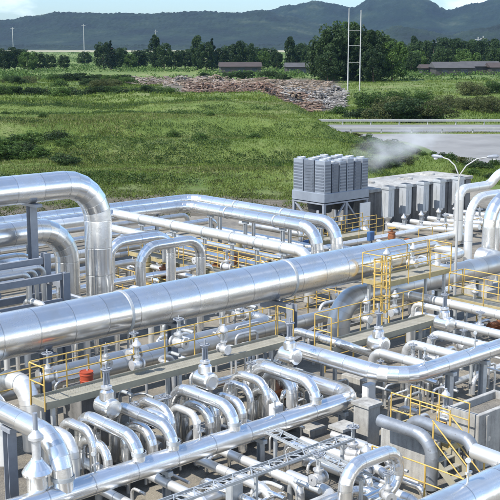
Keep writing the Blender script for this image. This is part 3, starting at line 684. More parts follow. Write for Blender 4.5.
# ---- concrete boxes, pedestals, drum
def bin_box(label, lo, hi, wall=.14, mat='concrete'):
    t = thing('concrete_bin', label, 'concrete box', ((lo[0]+hi[0])/2, (lo[1]+hi[1])/2, 0), 'open concrete boxes at the lower right')
    x0, y0 = lo[:2]; x1, y1, z1 = hi
    MB().bbox((x0, y0, 0), (x1, y0+wall, z1), .015).bbox((x0, y1-wall, 0), (x1, y1, z1), .015).box((x0+.004, y0+wall, 0), (x0+wall, y1-wall, z1-.004)).box((x1-wall, y0+wall, 0), (x1-.004, y1-wall, z1-.004)).part('walls', mat, t)
    MB().box((x0+wall, y0+wall, .02), (x1-wall, y1-wall, z1-.22)).part('fill', 'gravel', t)
    for k in range(3):
        xx = lerp(x0, x1, (k + .5) / 3); MB().box((xx-.05, y0-.05, .05), (xx+.05, y0, z1-.08)).part('rib', mat, t)
    return t
bin_box('large grey concrete bin with bright left face, at the right edge under the rounded-corner pipe', (24.0, 16.75, 0), (26.3, 17.85, 1.66))
bin_box('smaller dark-sided bin with a pale rim beside the bent dark pipes', (22.3, 17.2, 0), (22.85, 18.9, 1.15), .1)
def plinth(label, lo, hi, mat='concrete', cap=True, group='concrete plinths'):
    t = thing('concrete_plinth', label, 'plinth', ((lo[0]+hi[0])/2, (lo[1]+hi[1])/2, 0), group)
    MB().bbox((lo[0], lo[1], 0), hi, .02).part('block', mat, t)
    if cap:
        MB().box((lo[0]-.05, lo[1]-.05, hi[2]), (hi[0]+.05, hi[1]+.05, hi[2]+.09)).part('cap', 'concrete', t)
    return t
plinth('tall narrow concrete pedestal under the corner of the rounded-corner pipe', (22.95, 19.95, 0), (23.5, 20.55, 1.28))
plinth('pale concrete slab block behind the rounded end of the header', (22.4, 21.75, 0), (23.1, 23.0, .22), cap=False)
plinth('wide low concrete plinth beneath the front walkway near the tan patch', (19.7, 23.6, 0), (21.4, 24.4, .35), cap=False)
plinth('low concrete plinth under the left part of the front walkway', (14.9, 23.9, 0), (16.6, 24.9, .4), cap=False)
plinth('concrete plinth below the right walkway', (26.8, 23.2, 0), (28.6, 24.6, .45), cap=False)
plinth('concrete footing at the foot of the nearest right edge loop', (41.6, 28.9, 0), (44.4, 30.3, .35), cap=False)
plinth('concrete footing under the tallest expansion loop leg', (23.4, 35.0, 0), (25.1, 37.6, .4), cap=False)
plinth('stained block left of the tall pedestal', (21.9, 20.0, 0), (22.5, 20.5, .8), mat='concrete_dark')
t = thing('drum', 'orange-red steel drum behind the front walkway rail', 'drum', (17.05, 26.0, 1.85))
MB().lathe((17.05, 26.0, 1.85), Z1, [(0, .19), (.02, .2), (.15, .2), (.16, .215), (.18, .215), (.19, .2), (.33, .2), (.34, .215), (.36, .215), (.37, .2), (.4, .2), (.42, .19)], 24).part('body', 'red', t)
MB().lathe((17.05, 26.0, 2.27), Z1, [(0, .21), (.025, .21), (.025, .185), (.01, .18)], 24).part('rim', 'red', t)
MB().cyl((17.15, 26.1, 2.28), (17.15, 26.1, 2.32), .03, 10).part('bung', 'galv', t)
plinth('stained block that the orange drum stands on', (16.5, 25.5, 0), (17.6, 26.5, 1.85), mat='concrete_dark', cap=False)
# skids, junction boxes
def jbox(x, y, z, label, mat='galv'):
    t = thing('junction_box', label, 'junction box', (x, y, 0), 'junction boxes on posts')
    MB().bbox((x-.2, y-.12, z), (x+.2, y+.12, z+.5), .02).part('cabinet', mat, t)
    MB().box((x-.17, y-.135, z+.03), (x+.17, y-.121, z+.46)).part('door', mat, t.children[0])
    MB().box((x-.03, y-.03, 0), (x+.03, y+.03, z)).part('post', 'galv', t)
    MB().cyl((x+.1, y, z-.25), (x+.1, y, z), .025, 6).part('gland', 'black', t)
for x, y, z, w, mt in ((17.9, 24.1, .9, 'below the front walkway left of its middle', 'galv'), (21.2, 22.1, .8, 'between the header and the walkway near the last gooseneck', 'white'), (24.5, 21.3, .9, 'right of the rounded end of the header', 'white'), (16.6, 18.8, .7, 'by the cable ladder at the bottom edge', 'galv'),
                       (27.9, 20.6, .9, 'under the rounded-corner pipe between its posts', 'steel'), (35.6, 36.2, 1.0, 'beside the near end of the yellow cross walkway', 'white'), (39.5, 34.8, 1.0, 'behind the yellow platform in the open yard', 'steel'), (44.5, 38.8, 1.1, 'in front of the grey cooler legs', 'blue'),
                       (22.9, 32.0, 1.2, 'under the legs of the tall loops', 'steel'), (29.6, 33.5, 1.0, 'right of the small square-cornered loops', 'white')):
    jbox(x, y, z, {'galv': 'galvanised', 'white': 'white', 'steel': 'dark grey', 'blue': 'blue'}[mt] + ' junction box on a post ' + w, mt)
t = thing('shade_slab', 'added black slab in a low kerb, standing in for shade behind the widest steam pipe', 'shade_slab', (31.7, 32.0, 0))
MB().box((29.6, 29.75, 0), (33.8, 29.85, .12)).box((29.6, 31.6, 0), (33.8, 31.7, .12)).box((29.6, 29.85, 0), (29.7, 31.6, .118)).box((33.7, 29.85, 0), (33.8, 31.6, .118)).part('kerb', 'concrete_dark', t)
MB().box((29.7, 29.85, .016), (33.7, 31.6, .03)).part('floor', 'black', t)  # black slab added to darken the ground where the main pipe's shade falls
def pump(label, x, y, rz):
    t = thing('pump_skid', label, 'pump', (x, y, 0), 'pump sets in the yard')
    MB().bbox((x-.9, y-.4, 0), (x+.9, y+.4, .22), .03).part('base', 'concrete', t)
    MB().lathe((x-.75, y, .55), X1, [(0, .1), (.03, .22), (.1, .26), (.62, .26), (.7, .2), (.74, .08)], 18).part('motor', 'blue', t)
    MB().lathe((x+.1, y, .55), X1, [(0, .1), (.05, .2), (.12, .32), (.34, .32), (.4, .18), (.5, .12)], 18).part('casing', 'valve', t)
    MB().box((x-.06, y-.12, .4), (x+.08, y+.12, .7)).part('coupling_guard', 'yellow', t)
    MB().cyl((x+.3, y, .8), (x+.3, y, 1.25), .1, 12).part('outlet', 'valve', t)
    MB().lathe((x+.3, y, 1.25), Z1, [(0, .06), (0, .18), (.05, .18), (.05, .06)], 12, True, False).part('flange', 'valve', t)
for x, y, w in ((43.6, 42.4, 'under the left side of the grey cooler'), (48.4, 43.0, 'under the right side of the grey cooler'), (39.6, 34.0, 'in the open yard behind the yellow platform'), (30.8, 37.2, 'right of the small loops'), (38.6, 31.0, 'just beyond the yellow platform'), (36.8, 22.4, 'at the right edge beyond the cross walkway')):
    pump('blue motor and silver pump on a plinth ' + w, x, y, 0)
# rusty fittings
for i, (x, y, w) in enumerate(((38.2, 24.3, 'at the right edge below the tall loops'), (36.6, 24.0, 'beside the dull yellow cross walkway'), (26.4, 18.2, 'behind the large concrete bin'), (23.7, 24.6, 'under the right end of the front walkway'), (36.0, 41.5, 'beneath the clamped white pipe'), (47.9, 39.4, 'in front of the grey ducts'))):
    t = thing('pipe_spool', 'rust-brown flanged spool ' + w, 'pipe spool', (x, y, 0), 'rusty spools')
    MB().cyl((x-.6, y, .34), (x+.6, y, .34), .2, 16).part('barrel', 'rust', t)
    for s in (-.62, .56): MB().lathe((x+s, y, .34), X1, [(0, .1), (0, .32), (.06, .32), (.06, .1)], 16, True, False).part('flange', 'rust', t)
    MB().box((x-.4, y-.15, 0), (x-.3, y+.15, .18)).box((x+.3, y-.15, 0), (x+.4, y+.15, .18)).part('cradle', 'wood', t)
# small-bore clutter
R2 = random.Random(11)
zones = [(14, 23.5, 21.6, 24.2, 30, 'between the header and the front walkway', .9), (24.6, 31, 20.5, 22.7, 30, 'between the rounded-corner pipe and the right walkway', 1.3), (14.5, 22.5, 16.8, 20.4, 32, 'below the header along the bottom edge', .7),
         (24.5, 29.5, 26.4, 28.6, 12, 'in the shade under the widest steam pipe', .9), (29.5, 33.5, 35, 44, 22, 'beside the clamped white pipe', .9), (36, 46, 31.5, 41, 42, 'in the open yard behind the yellow platform', .9), (16, 25, 26.2, 27.2, 14, 'behind the rail of the front walkway', 2.2), (23.6, 29.5, 16.9, 19.4, 18, 'between the concrete bins and the rounded-corner pipe', 1.0), (22, 33, 28.8, 34, 26, 'in the gap behind the widest steam pipe', 1.2), (35.5, 42, 20.5, 27, 22, 'at the right edge below the tall loops', .9)]
for zi, (xa, xb, ya, yb, k, w, zm) in enumerate(zones):
    sp = sorted((R2.uniform(xa, xb), R2.uniform(ya, yb)) for _ in range(k))
    sp.sort(key=lambda p: (p[0] * RT.x + p[1] * RT.y) / (p[0] * FW.x + p[1] * FW.y))
    for i, (x, y) in enumerate(sp):
        h = R2.uniform(.45, 1) * zm; l = R2.uniform(.5, 1.3); d = R2.choice([.07, .09, .12, .16]); s = R2.choice([-1, 1])
        pts = [(x, y, 0), (x, y, h), (x + s * l, y, h), (x + s * l, y, .1)] if i % 3 == 0 else ([(x, y, 0), (x, y, h), (x, y - l, h)] if i % 3 == 1 else [(x, y, 0), (x, y, h), (x + s*l*.6, y, h), (x + s*l*.6, y - l*.7, h)])
        pipe('drain_pipe', 'small bent bore pipe %s, %s from the left' % (w, nth(i)), pts, d, d * 2, R2.choice(['clad', 'galv', 'clad_white', 'valve']), group='small pipes ' + w, n=10)

# ---- insulated ends, lamp post
bx, by = 36.3, 26.85
t = thing('lamp_post', 'tall grey lamp post with two curved arms standing behind the yellow platform', 'lamp post', (bx, by, 0))
MB().lathe((bx, by, 0), Z1, [(0, .12), (.9, .12), (.95, .07), (6.3, .04)], 12).part('pole', 'pole', t)
P0 = Vector((bx, by, 6.25))
for arm, hd in ((Vector((RT.x, RT.y, 0)) * 1.3, .55), (-Vector((RT.x, RT.y, 0)) * .75 + Vector((FW.x, FW.y, 0)) * .5, .5)):
    pts = [P0 + arm * s + Vector((0, 0, hz)) for s, hz in ((0, 0), (.05, .35), (.22, .68), (.55, hd + .42), (.95, hd + .5))]
    m = MB()
    for a, b in zip(pts, pts[1:]): m.cyl(a, b, .026, 8)
    m.part('arm', 'pole', t)
    d = arm.normalized(); e = pts[-1]
    h = MB().lathe(e - d * .1, d + Vector((0, 0, .06)), [(0, .035), (.06, .06), (.25, .085), (.4, .08), (.5, .04)], 12); h = h.part('lamp_head', 'steel', t)
    MB().lathe(e + d * .22 + Vector((0, 0, -.06)), (0, 0, -1), [(0, .09), (.05, .07), (.07, .02)], 10).part('lens', 'white', h)
MB().box((bx-.17, by-.02, .4), (bx-.155, by+.1, .75)).part('hatch', 'steel', t)

# ---- air cooler on legs
t = thing('air_cooler', 'tall dark grey cooler box of louvred panels standing on braced legs', 'air cooler', (48.7, 46, 0))
cx0, cx1, cy0, cy1 = 46.9, 51.0, 44.7, 47.5
MB().box((cx0, cy0, 2.15), (cx1, cy1, 2.24)).part('floor_frame', 'steel', t)
MB().bbox((cx0-.02, cy0-.02, 2.3), (cx1+.02, cy1+.02, 2.86), .03).part('plenum', 'cooler', t)
nb = 6; wb = (cx1 - cx0) / nb
for j in range(3):
    for k in range(nb):
        x0 = cx0 + k * wb + .05; y0 = cy0 + j * (cy1 - cy0) / 3 + .04; x1 = x0 + wb - .1; y1 = y0 + (cy1 - cy0) / 3 - .08; zt = 4.86 - .1 * ((k * 5 + j * 3) % 3)
        bay = MB().bbox((x0, y0, 2.861), (x1, y1, zt), .02).part('cooler_bay', ('cooler', 'cooler_dark', 'cooler')[(k + j) % 3], t)
        if j == 0:
            m = MB()
            for q in range(9): m.box((x0 + .06, y0 - .025, 3.0 + q * .19), (x1 - .06, y0 - .001, 3.10 + q * .19))
            m.part('louvre_panel', 'cooler_dark', bay)
        if k == 0:
            m = MB()
            for q in range(9): m.box((x0 - .025, y0 + .06, 3.0 + q * .19), (x0 - .001, y1 - .06, 3.10 + q * .19))
            m.part('louvre_panel', 'cooler_dark', bay)
        MB().lathe(((x0+x1)/2, (y0+y1)/2, zt), Z1, [(0, .26), (.1, .26), (.1, .22), (.03, .2)], 16).part('fan_ring', 'galv', bay)
for x in (cx0+.1, (cx0+cx1)/2, cx1-.1):
    for y in (cy0+.1, cy1-.1): MB().box((x-.09, y-.09, 0), (x+.09, y+.09, 2.15)).part('leg', 'steel', t)
for a, b in (((cx0+.2, cy0+.1, .1), (48.85, cy0+.1, 2.1)), ((cx1-.2, cy0+.1, .1), (49.05, cy0+.1, 2.1)), ((cx0+.1, cy0+.2, .1), (cx0+.1, cy1-.2, 2.1))): MB().bar(a, b, .1).part('brace', 'steel', t)
for x, y in ((48.0, 46.1), (50.0, 46.1)): MB().lathe((x, y, 1.5), Z1, [(0, .72), (.3, .78), (.65, .86)], 24, True, False).part('fan_ring', 'dark', t)
MB().box((50.0, 44.5, .0), (50.95, 44.56, 2.0)).part('pale_panel', 'white', t)
for x, y, r, h, lab in ((45.2, 43.6, .55, 1.7, 'left'), (46.2, 42.6, .4, 1.4, 'right')):
    t2 = thing('vessel', 'dark upright vessel before the grey cooler legs, the %s' % ('larger one' if lab == 'left' else 'smaller one'), 'vessel', (x, y, 0), 'dark vessels by the cooler')
    MB().lathe((x, y, .15), Z1, [(0, r*.7), (.1, r), (h-.2, r), (h-.05, r*.75), (h, r*.2)], 18).part('shell', 'dark', t2)
    MB().lathe((x, y, 0), Z1, [(0, r*.8), (.15, r*.75)], 18).part('skirt', 'concrete_dark', t2)
    MB().cyl((x, y, .1 + h), (x, y, h + .45), .08, 10).part('nozzle', 'valve', t2)
# ---- long grey basin with concrete roof
bx0, bx1, by0, by1 = 51.6, 62.5, 45.2, 48.9
t = thing('cooling_basin', 'long dark grey walled basin with a pale flat concrete roof, steam drifting over it', 'building', ((bx0+bx1)/2, (by0+by1)/2, 0))
MB().box((bx0, by0, 0), (bx1, by1, 2.45)).part('wall', 'concrete_dark', t)
MB().bbox((bx0-.12, by0-.12, 2.452), (bx1+.12, by1+.12, 2.66), .03).part('roof', 'concrete', t)
for k in range(6):
    x = bx0 + .6 + k * 1.95; MB().box((x-.12, by0-.08, 0), (x+.12, by0, 2.42)).part('pilaster', 'concrete_dark', t)
for x, y in ((54, 47.5), (57.5, 47.1), (60.6, 47.6)):
    MB().lathe((x, y, 2.66), Z1, [(0, .55), (.12, .5), (.12, .35), (.05, .34)], 20).part('roof_hatch', 'concrete', t)
# ---- five rectangular ducts
DG = 'pale rectangular ducts in front of the dark basin'
for i, x in enumerate((52.3, 54.05, 55.85, 57.6, 59.7)):
    y = 44.2
    t = thing('exhaust_duct', ('pale upright duct nearest the grey cooler', 'pale upright duct, next after the one nearest the cooler', 'pale upright duct in the middle of the five', 'pale upright duct, just right of the middle one', 'pale upright duct nearest the right edge loops')[i], 'duct', (x, y, 0), DG)
    MB().bbox((x-.29, y-.29, .95), (x+.29, y+.29, 2.92), .012).part('duct', 'duct', t)
    MB().box((x-.335, y-.335, 2.72), (x+.335, y-.29, 2.84)).box((x-.335, y+.29, 2.72), (x+.335, y+.335, 2.84)).box((x-.335, y-.29, 2.72), (x-.29, y+.29, 2.838)).box((x+.29, y-.29, 2.72), (x+.335, y+.29, 2.838)).part('top_flange', 'galv', t)
    MB().box((x-.03, y-.31, 1.0), (x+.03, y-.291, 2.5)).box((x-.31, y-.03, 1.0), (x-.291, y+.03, 2.5)).part('stiffener', 'galv', t)
    MB().box((x-.25, y-.25, 2.921), (x+.25, y+.25, 2.935)).part('mesh_top', 'dark', t)
    MB().lathe((x, y, .45), Z1, [(0, .2), (.08, .2), (.08, .14), (.2, .16), (.42, .31), (.5, .31)], 14).part('cone', 'valve', t)
    MB().lathe((x, y, 0), Z1, [(0, .26), (.06, .26), (.06, .16), (.45, .16)], 12).part('foot_pipe', 'valve', t)
    dup(ctrl, (x - .2, y - 1.5, .35), PI/2, .9, 'white-topped control valve at the foot of the ' + ('duct nearest the grey cooler', 'duct next after the cooler-side one', 'middle duct', 'duct right of the middle one', 'duct nearest the right loops')[i], CV)
    pipe('branch_pipe', 'white elbowed pipe running forward from the ' + ('duct nearest the grey cooler', 'duct next after the cooler-side one', 'middle duct', 'duct right of the middle one', 'duct nearest the right loops')[i],
         [(x, y - .5, .5), (x, 41.9, .5), (x + .01, 38.3, .8)], .34, .4, 'clad_white', group='white pipes from the ducts', n=14)
    dup(gate, (x + .55, 40.0 - .3 * (i % 2), .5), 0, 1.05, 'silver gate valve in front of the ' + ('duct nearest the grey cooler', 'duct next after the cooler-side one', 'middle duct', 'duct right of the middle one', 'duct nearest the right loops')[i], GV)

# ---- more mid-size runs, wellheads, cones
MG = 'mid-size runs in the open yard'
for i, (pts, d, m_, lab) in enumerate((
    ([(36.8, 36.4, .2), (36.8, 36.4, .9), (47.5, 36.4, .9), (47.5, 36.4, .2)], .3, 'clad_white', 'white pipe low across the open yard, under the lamp arms'),
    ([(43.2, 41.5, .7), (43.2, 30.9, .7), (43.2, 30.9, .1)], .34, 'clad', 'silver pipe running toward the viewer in the open yard, left of the tall loops'),
    ([(40.6, 36.8, .5), (40.6, 31.0, .5), (40.6, 31.0, 1.3)], .28, 'clad_white', 'white pipe running toward the viewer just right of the corner pair'),
    ([(38.0, 33.0, 1.5), (38.0, 29.6, 1.5), (38.0, 29.6, .2)], .34, 'clad', 'short raised silver pipe bending down beyond the yellow platform'),
    ([(34.8, 32.5, .55), (43, 32.5, .55), (43, 32.5, .1)], .26, 'clad_dull', 'dull pipe along the ground beyond the yellow platform'),
    ([(37.2, 40.1, .8), (50.5, 40.1, .8), (50.5, 42.6, .8)], .32, 'clad_white', 'white pipe from the corner pair across to the duct valves'),
    ([(30.8, 41.5, .6), (30.8, 33.4, .6), (30.8, 33.4, .1)], .36, 'clad', 'silver pipe on the ground between the small loops and the yellow walkway'),
    ([(31.7, 44, .9), (31.7, 36.2, .9), (31.7, 36.2, .1)], .24, 'clad_white', 'thin white pipe along the left side of the yellow walkway'),
    ([(36.0, 30.1, .45), (40.5, 30.1, .45), (40.5, 31.0, .45)], .3, 'clad_white', 'white pipe on the ground right behind the shaded low pipe'),
    ([(35.6, 23.4, 1.2), (35.6, 20.6, 1.2), (35.6, 20.6, .2)], .3, 'clad_white', 'white pipe at the right edge beyond the dull cross walkway'),
    ([(36.8, 27.0, .8), (36.8, 22.0, .8), (36.8, 22.0, .1)], .26, 'clad', 'silver pipe at the right edge below the tall loops'),
    ([(28.2, 21.2, .5), (33.4, 21.2, .5), (33.4, 21.2, .1)], .24, 'clad_white', 'white pipe on the ground behind the rounded-corner pipe'),
    ([(24.9, 18.4, .5), (31, 18.4, .5), (31, 18.4, .1)], .26, 'clad_white', 'white pipe on the ground in front of the rounded-corner pipe posts'),
    ([(16.5, 25.9, .8), (24.4, 25.9, .8), (24.4, 25.9, .1)], .34, 'clad', 'silver pipe in shade beneath the front walkway'),
    ([(13.5, 19.0, .9), (13.5, 17.9, .9), (16.4, 17.9, .9), (16.4, 17.9, .1)], .3, 'clad', 'silver pipe turning a corner at the bottom left under the cable ladders'),
    ([(15.2, 24.6, .7), (15.2, 21.9, .7), (11.5, 21.9, .7)], .3, 'clad_white', 'white pipe turning behind the header near the left edge'),
    ([(20.2, 23.3, .9), (20.2, 21.8, .9), (22.9, 21.8, .9)], .2, 'clad_white', 'white pipe turning close behind the header near the last gooseneck'))):
    pipe('yard_pipe', lab, pts, d, None, m_, MG, n=16)
for i, (x, y, w) in enumerate(((31.6, 42.4, 'farthest along the yellow walkway'), (34.6, 39.2, 'half way along the yellow walkway'), (34.8, 36.2, 'near the end of the yellow walkway'), (30.2, 39.2, 'left of the yellow walkway'), (37.6, 42.2, 'between the corner pair and the clamped white pipe'), (45.6, 38.2, 'in front of the grey cooler'))):
    t = thing('wellhead', 'ochre wellhead of stacked flanges and valves, ' + w, 'wellhead', (x, y, 0), 'ochre wellheads')
    MB().lathe((x, y, 0), Z1, [(0, .34), (.08, .34), (.08, .2), (.4, .2), (.4, .3), (.5, .3), (.5, .22), (.62, .3), (.85, .3), (.97, .2), (.97, .28), (1.06, .28)], 16).part('casing_spool', 'yellow_dirty', t)
    MB().lathe((x, y, 1.061), Z1, [(0, .16), (.1, .22), (.3, .22), (.4, .15), (.4, .22), (.47, .22), (.47, .08), (.62, .05)], 16).part('master_valve', 'rust' if i % 2 else 'yellow_dirty', t)
    MB().lathe((x - .5, y, .74), X1, [(0, .06), (0, .16), (.05, .16), (.05, .09), (.95, .09), (.95, .16), (1.0, .16), (1.0, .06)], 12).part('wing_spool', 'valve', t)
    wv = MB().torus((x, y, 1.75), Z1, .22, .022, 18)
    for k in range(3): wv.bar((x-.22*math.cos(k*PI/3), y-.22*math.sin(k*PI/3), 1.75), (x+.22*math.cos(k*PI/3), y+.22*math.sin(k*PI/3), 1.75), .025)
    wv.part('handwheel', 'yellow', t)

t = thing('caged_ladder', 'yellow caged ladder at the near left corner of the high platform', 'ladder', (30.05, 25.4, 0))
for y in (25.2, 25.6): MB().bar((30.05, y, .05), (30.05, y, 4.15), .05).part('stile', 'yellow', t)
m = MB()
for k in range(13): m.cyl((30.05, 25.22, .3 + k * .29), (30.05, 25.58, .3 + k * .29), .016, 6)
m.part('rungs', 'yellow', t)
for k in range(5):
    z = 2.1 + k * .48; c = [(30.05, 25.2, z)] + [(30.05 - .62 * math.sin(q * PI / 6), 25.4 - .34 * math.cos(q * PI / 6), z) for q in range(1, 6)] + [(30.05, 25.6, z)]
    m = MB()
    for p, q in zip(c, c[1:]): m.bar(p, q, .012, .05)
    m.part('cage_hoop', 'yellow', t)
for q in (1, 3, 5): MB().bar((30.05 - .63 * math.sin(q * PI / 6), 25.4 - .35 * math.cos(q * PI / 6), 2.05), (30.05 - .63 * math.sin(q * PI / 6), 25.4 - .35 * math.cos(q * PI / 6), 4.08), .04, .012).part('cage_strap', 'yellow', t)
guard('yellow guard rail beside the corner pair, beyond the clamped white pipe', [(37.9, 46.5, 0), (37.9, 39.5, 0)])
guard('yellow guard rail along the front of the grey cooler legs', [(44.0, 43.6, 0), (51.2, 43.6, 0)])
guard('yellow guard rail standing between the small loops and the ochre wellheads', [(29.9, 42.5, 0), (29.9, 36.9, 0)])
guard('yellow guard rail behind the right walkway, in front of the shaded low pipe', [(26.6, 25.2, .4), (32.6, 25.2, .4)])
BG = 'low pipes beyond the tall loops'
for i, (y, z, xa, xb, d, mt) in enumerate(((38.4, .7, 12, 23.2, .36, 'clad_white'), (39.0, 1.3, 12, 33.0, .3, 'clad'), (41.4, .6, 14, 31.4, .4, 'clad_white'), (42.6, 1.2, 14, 31.2, .32, 'clad_dull'), (43.8, .6, 15, 33.3, .44, 'clad'), (45.0, 1.5, 15, 30.8, .3, 'clad_white'), (47.4, .5, 16, 36.0, .34, 'clad_white'), (52.2, .6, 20, 44.5, .4, 'clad'), (53.2, 1.0, 22, 43.0, .3, 'clad_dull'))):
    pipe('yard_pipe', '%s low pipe along the yard behind the tall loops, %s from the nearest' % ({'clad_white': 'white', 'clad': 'silver', 'clad_dull': 'dull grey'}[mt], nth(i)), [(xa, y, z), (xb, y, z), (xb, y, .1)], d, None, mt, BG, n=14)
BH = 'low pipes between the clamped white pipe and the corner pair'
for i, (x, z, ya, yb, d, mt) in enumerate(((36.3, .6, 48, 35.6, .3, 'clad_white'), (36.9, 1.2, 47.5, 38, .24, 'clad'), (38.1, .7, 47.8, 36.6, .36, 'clad_white'), (40.3, .8, 49.8, 37.6, .4, 'clad_dull'), (42.5, .6, 49.6, 38.8, .36, 'clad_white'), (43.4, 1.3, 49.2, 43.2, .3, 'clad'), (44.6, .7, 49.8, 41.9, .4, 'clad_dull'))):
    pipe('yard_pipe', '%s low pipe between the clamped white pipe and the cooler, %s from the left' % ({'clad_white': 'white', 'clad': 'silver', 'clad_dull': 'dull grey'}[mt], nth(i)), [(x, ya, z), (x, yb, z), (x, yb, .1)], d, None, mt, BH, n=14)

pipe('rusty_pipe', 'rust-brown bare pipe on the ground at the right edge below the tall loops', [(36.2, 25.0, .3), (43, 25.0, .3), (43, 25.0, .05)], .3, .4, 'rust')
pipe('rusty_pipe', 'second rust-brown bare pipe at the right edge, nearer the dull cross walkway', [(35.4, 24.4, .7), (41, 24.4, .7), (41, 24.4, .05)], .22, .3, 'rust')
pipe('rusty_pipe', 'rust-brown pipe behind the low yellow-railed walkway by the concrete bins', [(24.2, 19.0, .4), (27.6, 19.0, .4), (27.6, 19.0, .05)], .24, .3, 'rust')

RG2 = 'slim risers between the header and the front walkway'
RR = random.Random(23)
spots = []
for k in range(11):
    spots.append((14.25 + k * .8 + RR.uniform(-.06, .06), (23.75, 23.35)[k % 2], RR.uniform(1.45, 1.85), (.3, .26, .22)[k % 3]))
spots.sort(key=lambda p: (p[0] * RT.x + p[1] * RT.y) / (p[0] * FW.x + p[1] * FW.y))
for i, (x, y, z, d) in enumerate(spots):
    l = RR.uniform(1.0, 1.35)
    pipe('riser_pipe', 'slim silver riser between the header and the front walkway, %s from the left' % nth(i), [(x, y, .05), (x, y, z), (x, y - l, z), (x, y - l, .15)], d, d * 1.6, 'clad' if i % 5 else 'clad_white', group=RG2, n=14)
BW = 'white pipes along the bottom edge'
for i, (x, ya, yb, z, d) in enumerate(((13.4, 20.3, 16.6, .9, .2), (15.3, 20.4, 16.4, .35, .26), (16.7, 20.2, 15.8, .8, .2), (17.2, 20.4, 16.2, .3, .3), (19.9, 20.3, 17.2, .95, .2), (20.6, 20.2, 16.2, .3, .28), (21.4, 19.6, 16.6, .3, .2))):
    pipe('branch_pipe', 'white pipe running toward the viewer under the cable ladders, %s from the left' % nth(i), [(x, ya, .1), (x, ya, z), (x, yb, z), (x, yb, .1)], d, d * 1.6, 'clad_white' if i % 2 else 'clad', group=BW, n=14)
guard('yellow guard rail among the low pipes left of the clamped white pipe', [(28.8, 43.4, 0), (28.8, 37.8, 0)])
guard('yellow guard rail along the pale ducts, in front of their valves', [(49.5, 39.4, 0), (57.5, 39.4, 0)])
guard('yellow guard rail in the open yard left of the lamp post', [(34.2, 30.2, 0), (34.2, 34.4, 0), (37, 34.4, 0)])
guard('yellow guard rail in front of the vessels by the cooler', [(41.9, 42.6, 0), (45.6, 41.8, 0)])
# ================================================================== LAND AND BACKGROUND
def hgt(u, v):
    """ground height: level plant yard, the grass bank with terraces on the left, level road side on the right"""
    edge = 11.0 - (min(v, 165) - 95) * .09 + 2.0 * mnoise.noise(Vector((v * .06, 3.1, 0)))
    left = 1 - sstep(edge - 3, edge + 5, u)
    k = [(73.5, 0), (81, .4), (90, 1.3), (97, 1.1), (103, 2.5), (111, 2.3), (117, 3.6), (130, 3.3), (137, 4.1), (144, 4.0), (150, 3.5), (175, 3.3), (230, 2.6), (320, 1.2), (420, .5), (700, 0), (9000, 0)]
    z = 0
    if v > 73.5:
        for (a, za), (b, zb) in zip(k, k[1:]):
            if a <= v < b: z = lerp(za, zb, sstep(a, b, v)); break
        w = sstep(75, 88, v) * (1 - sstep(300, 500, v))
        z += w * (.75 * mnoise.noise(Vector((u * .07, v * .11, 1.7))) + .42 * mnoise.noise(Vector((u * .2, v * .3, 5.2))) + .12 * mnoise.noise(Vector((u * .8, v * .9, 2.2))))
    far_right = .0
    r = (1 - left)
    if v > 200: r *= 1 - sstep(200, 310, v); far_right = .0
    mound = 1.1 * sstep(92, 99, v) * (1 - sstep(118, 130, v)) * sstep(edge - 4, edge + 2, u) * (1 - sstep(17, 21, u)) * sstep(8.5, 11.5, u)
    isl = .5 * sstep(90, 95, v) * (1 - sstep(100, 106, v)) * sstep(14, 18, u)
    return lerp(z, mound + isl, r)
def earth(u, v):
    e = sstep(70, 72, v) * (1 - sstep(78, 85, v)) * .75
    e += .35 * sstep(100, 104, v) * (1 - sstep(106, 112, v)) * sstep(-28, -20, u) * (1 - sstep(-4, 4, u)) * 0.4
    e += .95 * sstep(182, 195, v) * (1 - sstep(285, 330, v)) * sstep(-.105 * v, -.06 * v, u) * (1 - sstep(.07 * v, .095 * v, u))
    return e
vs_ = list(np.arange(4, 70, 6)) + list(np.arange(70, 135, .55)) + list(np.arange(135, 200, 1.3)) + list(np.geomspace(200, 5200, 60))
ts_ = np.linspace(-.62, .62, 321)
verts, ev = [], []
for v in vs_:
    for t in ts_:
        p = G(t * v, v, hgt(t * v, v)); verts.append(p); ev.append(earth(t * v, v))
nc = len(ts_); faces = [(i*nc+j, i*nc+j+1, (i+1)*nc+j+1, (i+1)*nc+j) for i in range(len(vs_)-1) for j in range(nc-1)]
me = bpy.data.meshes.new('ground'); me.from_pydata(verts, [], faces); me.polygons.foreach_set('use_smooth', [True] * len(faces)); me.materials.append(M['land'])
at = me.attributes.new('earth', 'FLOAT', 'POINT'); at.data.foreach_set('value', ev); me.update()
o = bpy.data.objects.new('ground', me); COL.objects.link(o); o['kind'] = 'structure'
def sheet(name, mat, poly, z, n=1):
    mb = MB(); mb.add([G(u, v, z) for u, v in poly], [tuple(range(len(poly)))]); return struct(mb, name, mat)
mb = MB()                                  # plant yard, with an uneven far edge
edge = [(-70 + i * 2.0, 73.6 + (1.1 * mnoise.noise(Vector((i * .45, 8, 0)))) + (14.5 if -70 + i * 2.0 > 6 else 0)) for i in range(71)]
mb.add([G(-48, 5, .004), G(48, 5, .004)] + [G(u, v, .012) for u, v in reversed(edge)], [tuple(range(len(edge) + 2))]); struct(mb, 'yard', 'gravel')
sheet('car_park', 'asphalt', [(19.5, 107), (30, 105), (90, 104), (110, 139), (10, 141), (8.5, 138), (12.5, 124)], .10)
sheet('road', 'road', [(4, 144.6), (120, 144.6), (120, 157), (4, 157)], .08)
mb = MB()
for k in range(26): 
    u = 8 + k * 4.2; mb.add([G(u, 150.6, .086), G(u + 2.2, 150.6, .086), G(u + 2.2, 150.8, .086), G(u, 150.8, .086)], [(0, 1, 2, 3)])
struct(mb, 'road_markings', 'white')
sheet('field', 'straw', [(-420, 1300), (120, 1300), (200, 1750), (-600, 1750)], .25)
sheet('field', 'straw', [(110, 1500), (560, 1450), (700, 1900), (160, 1950)], .25)
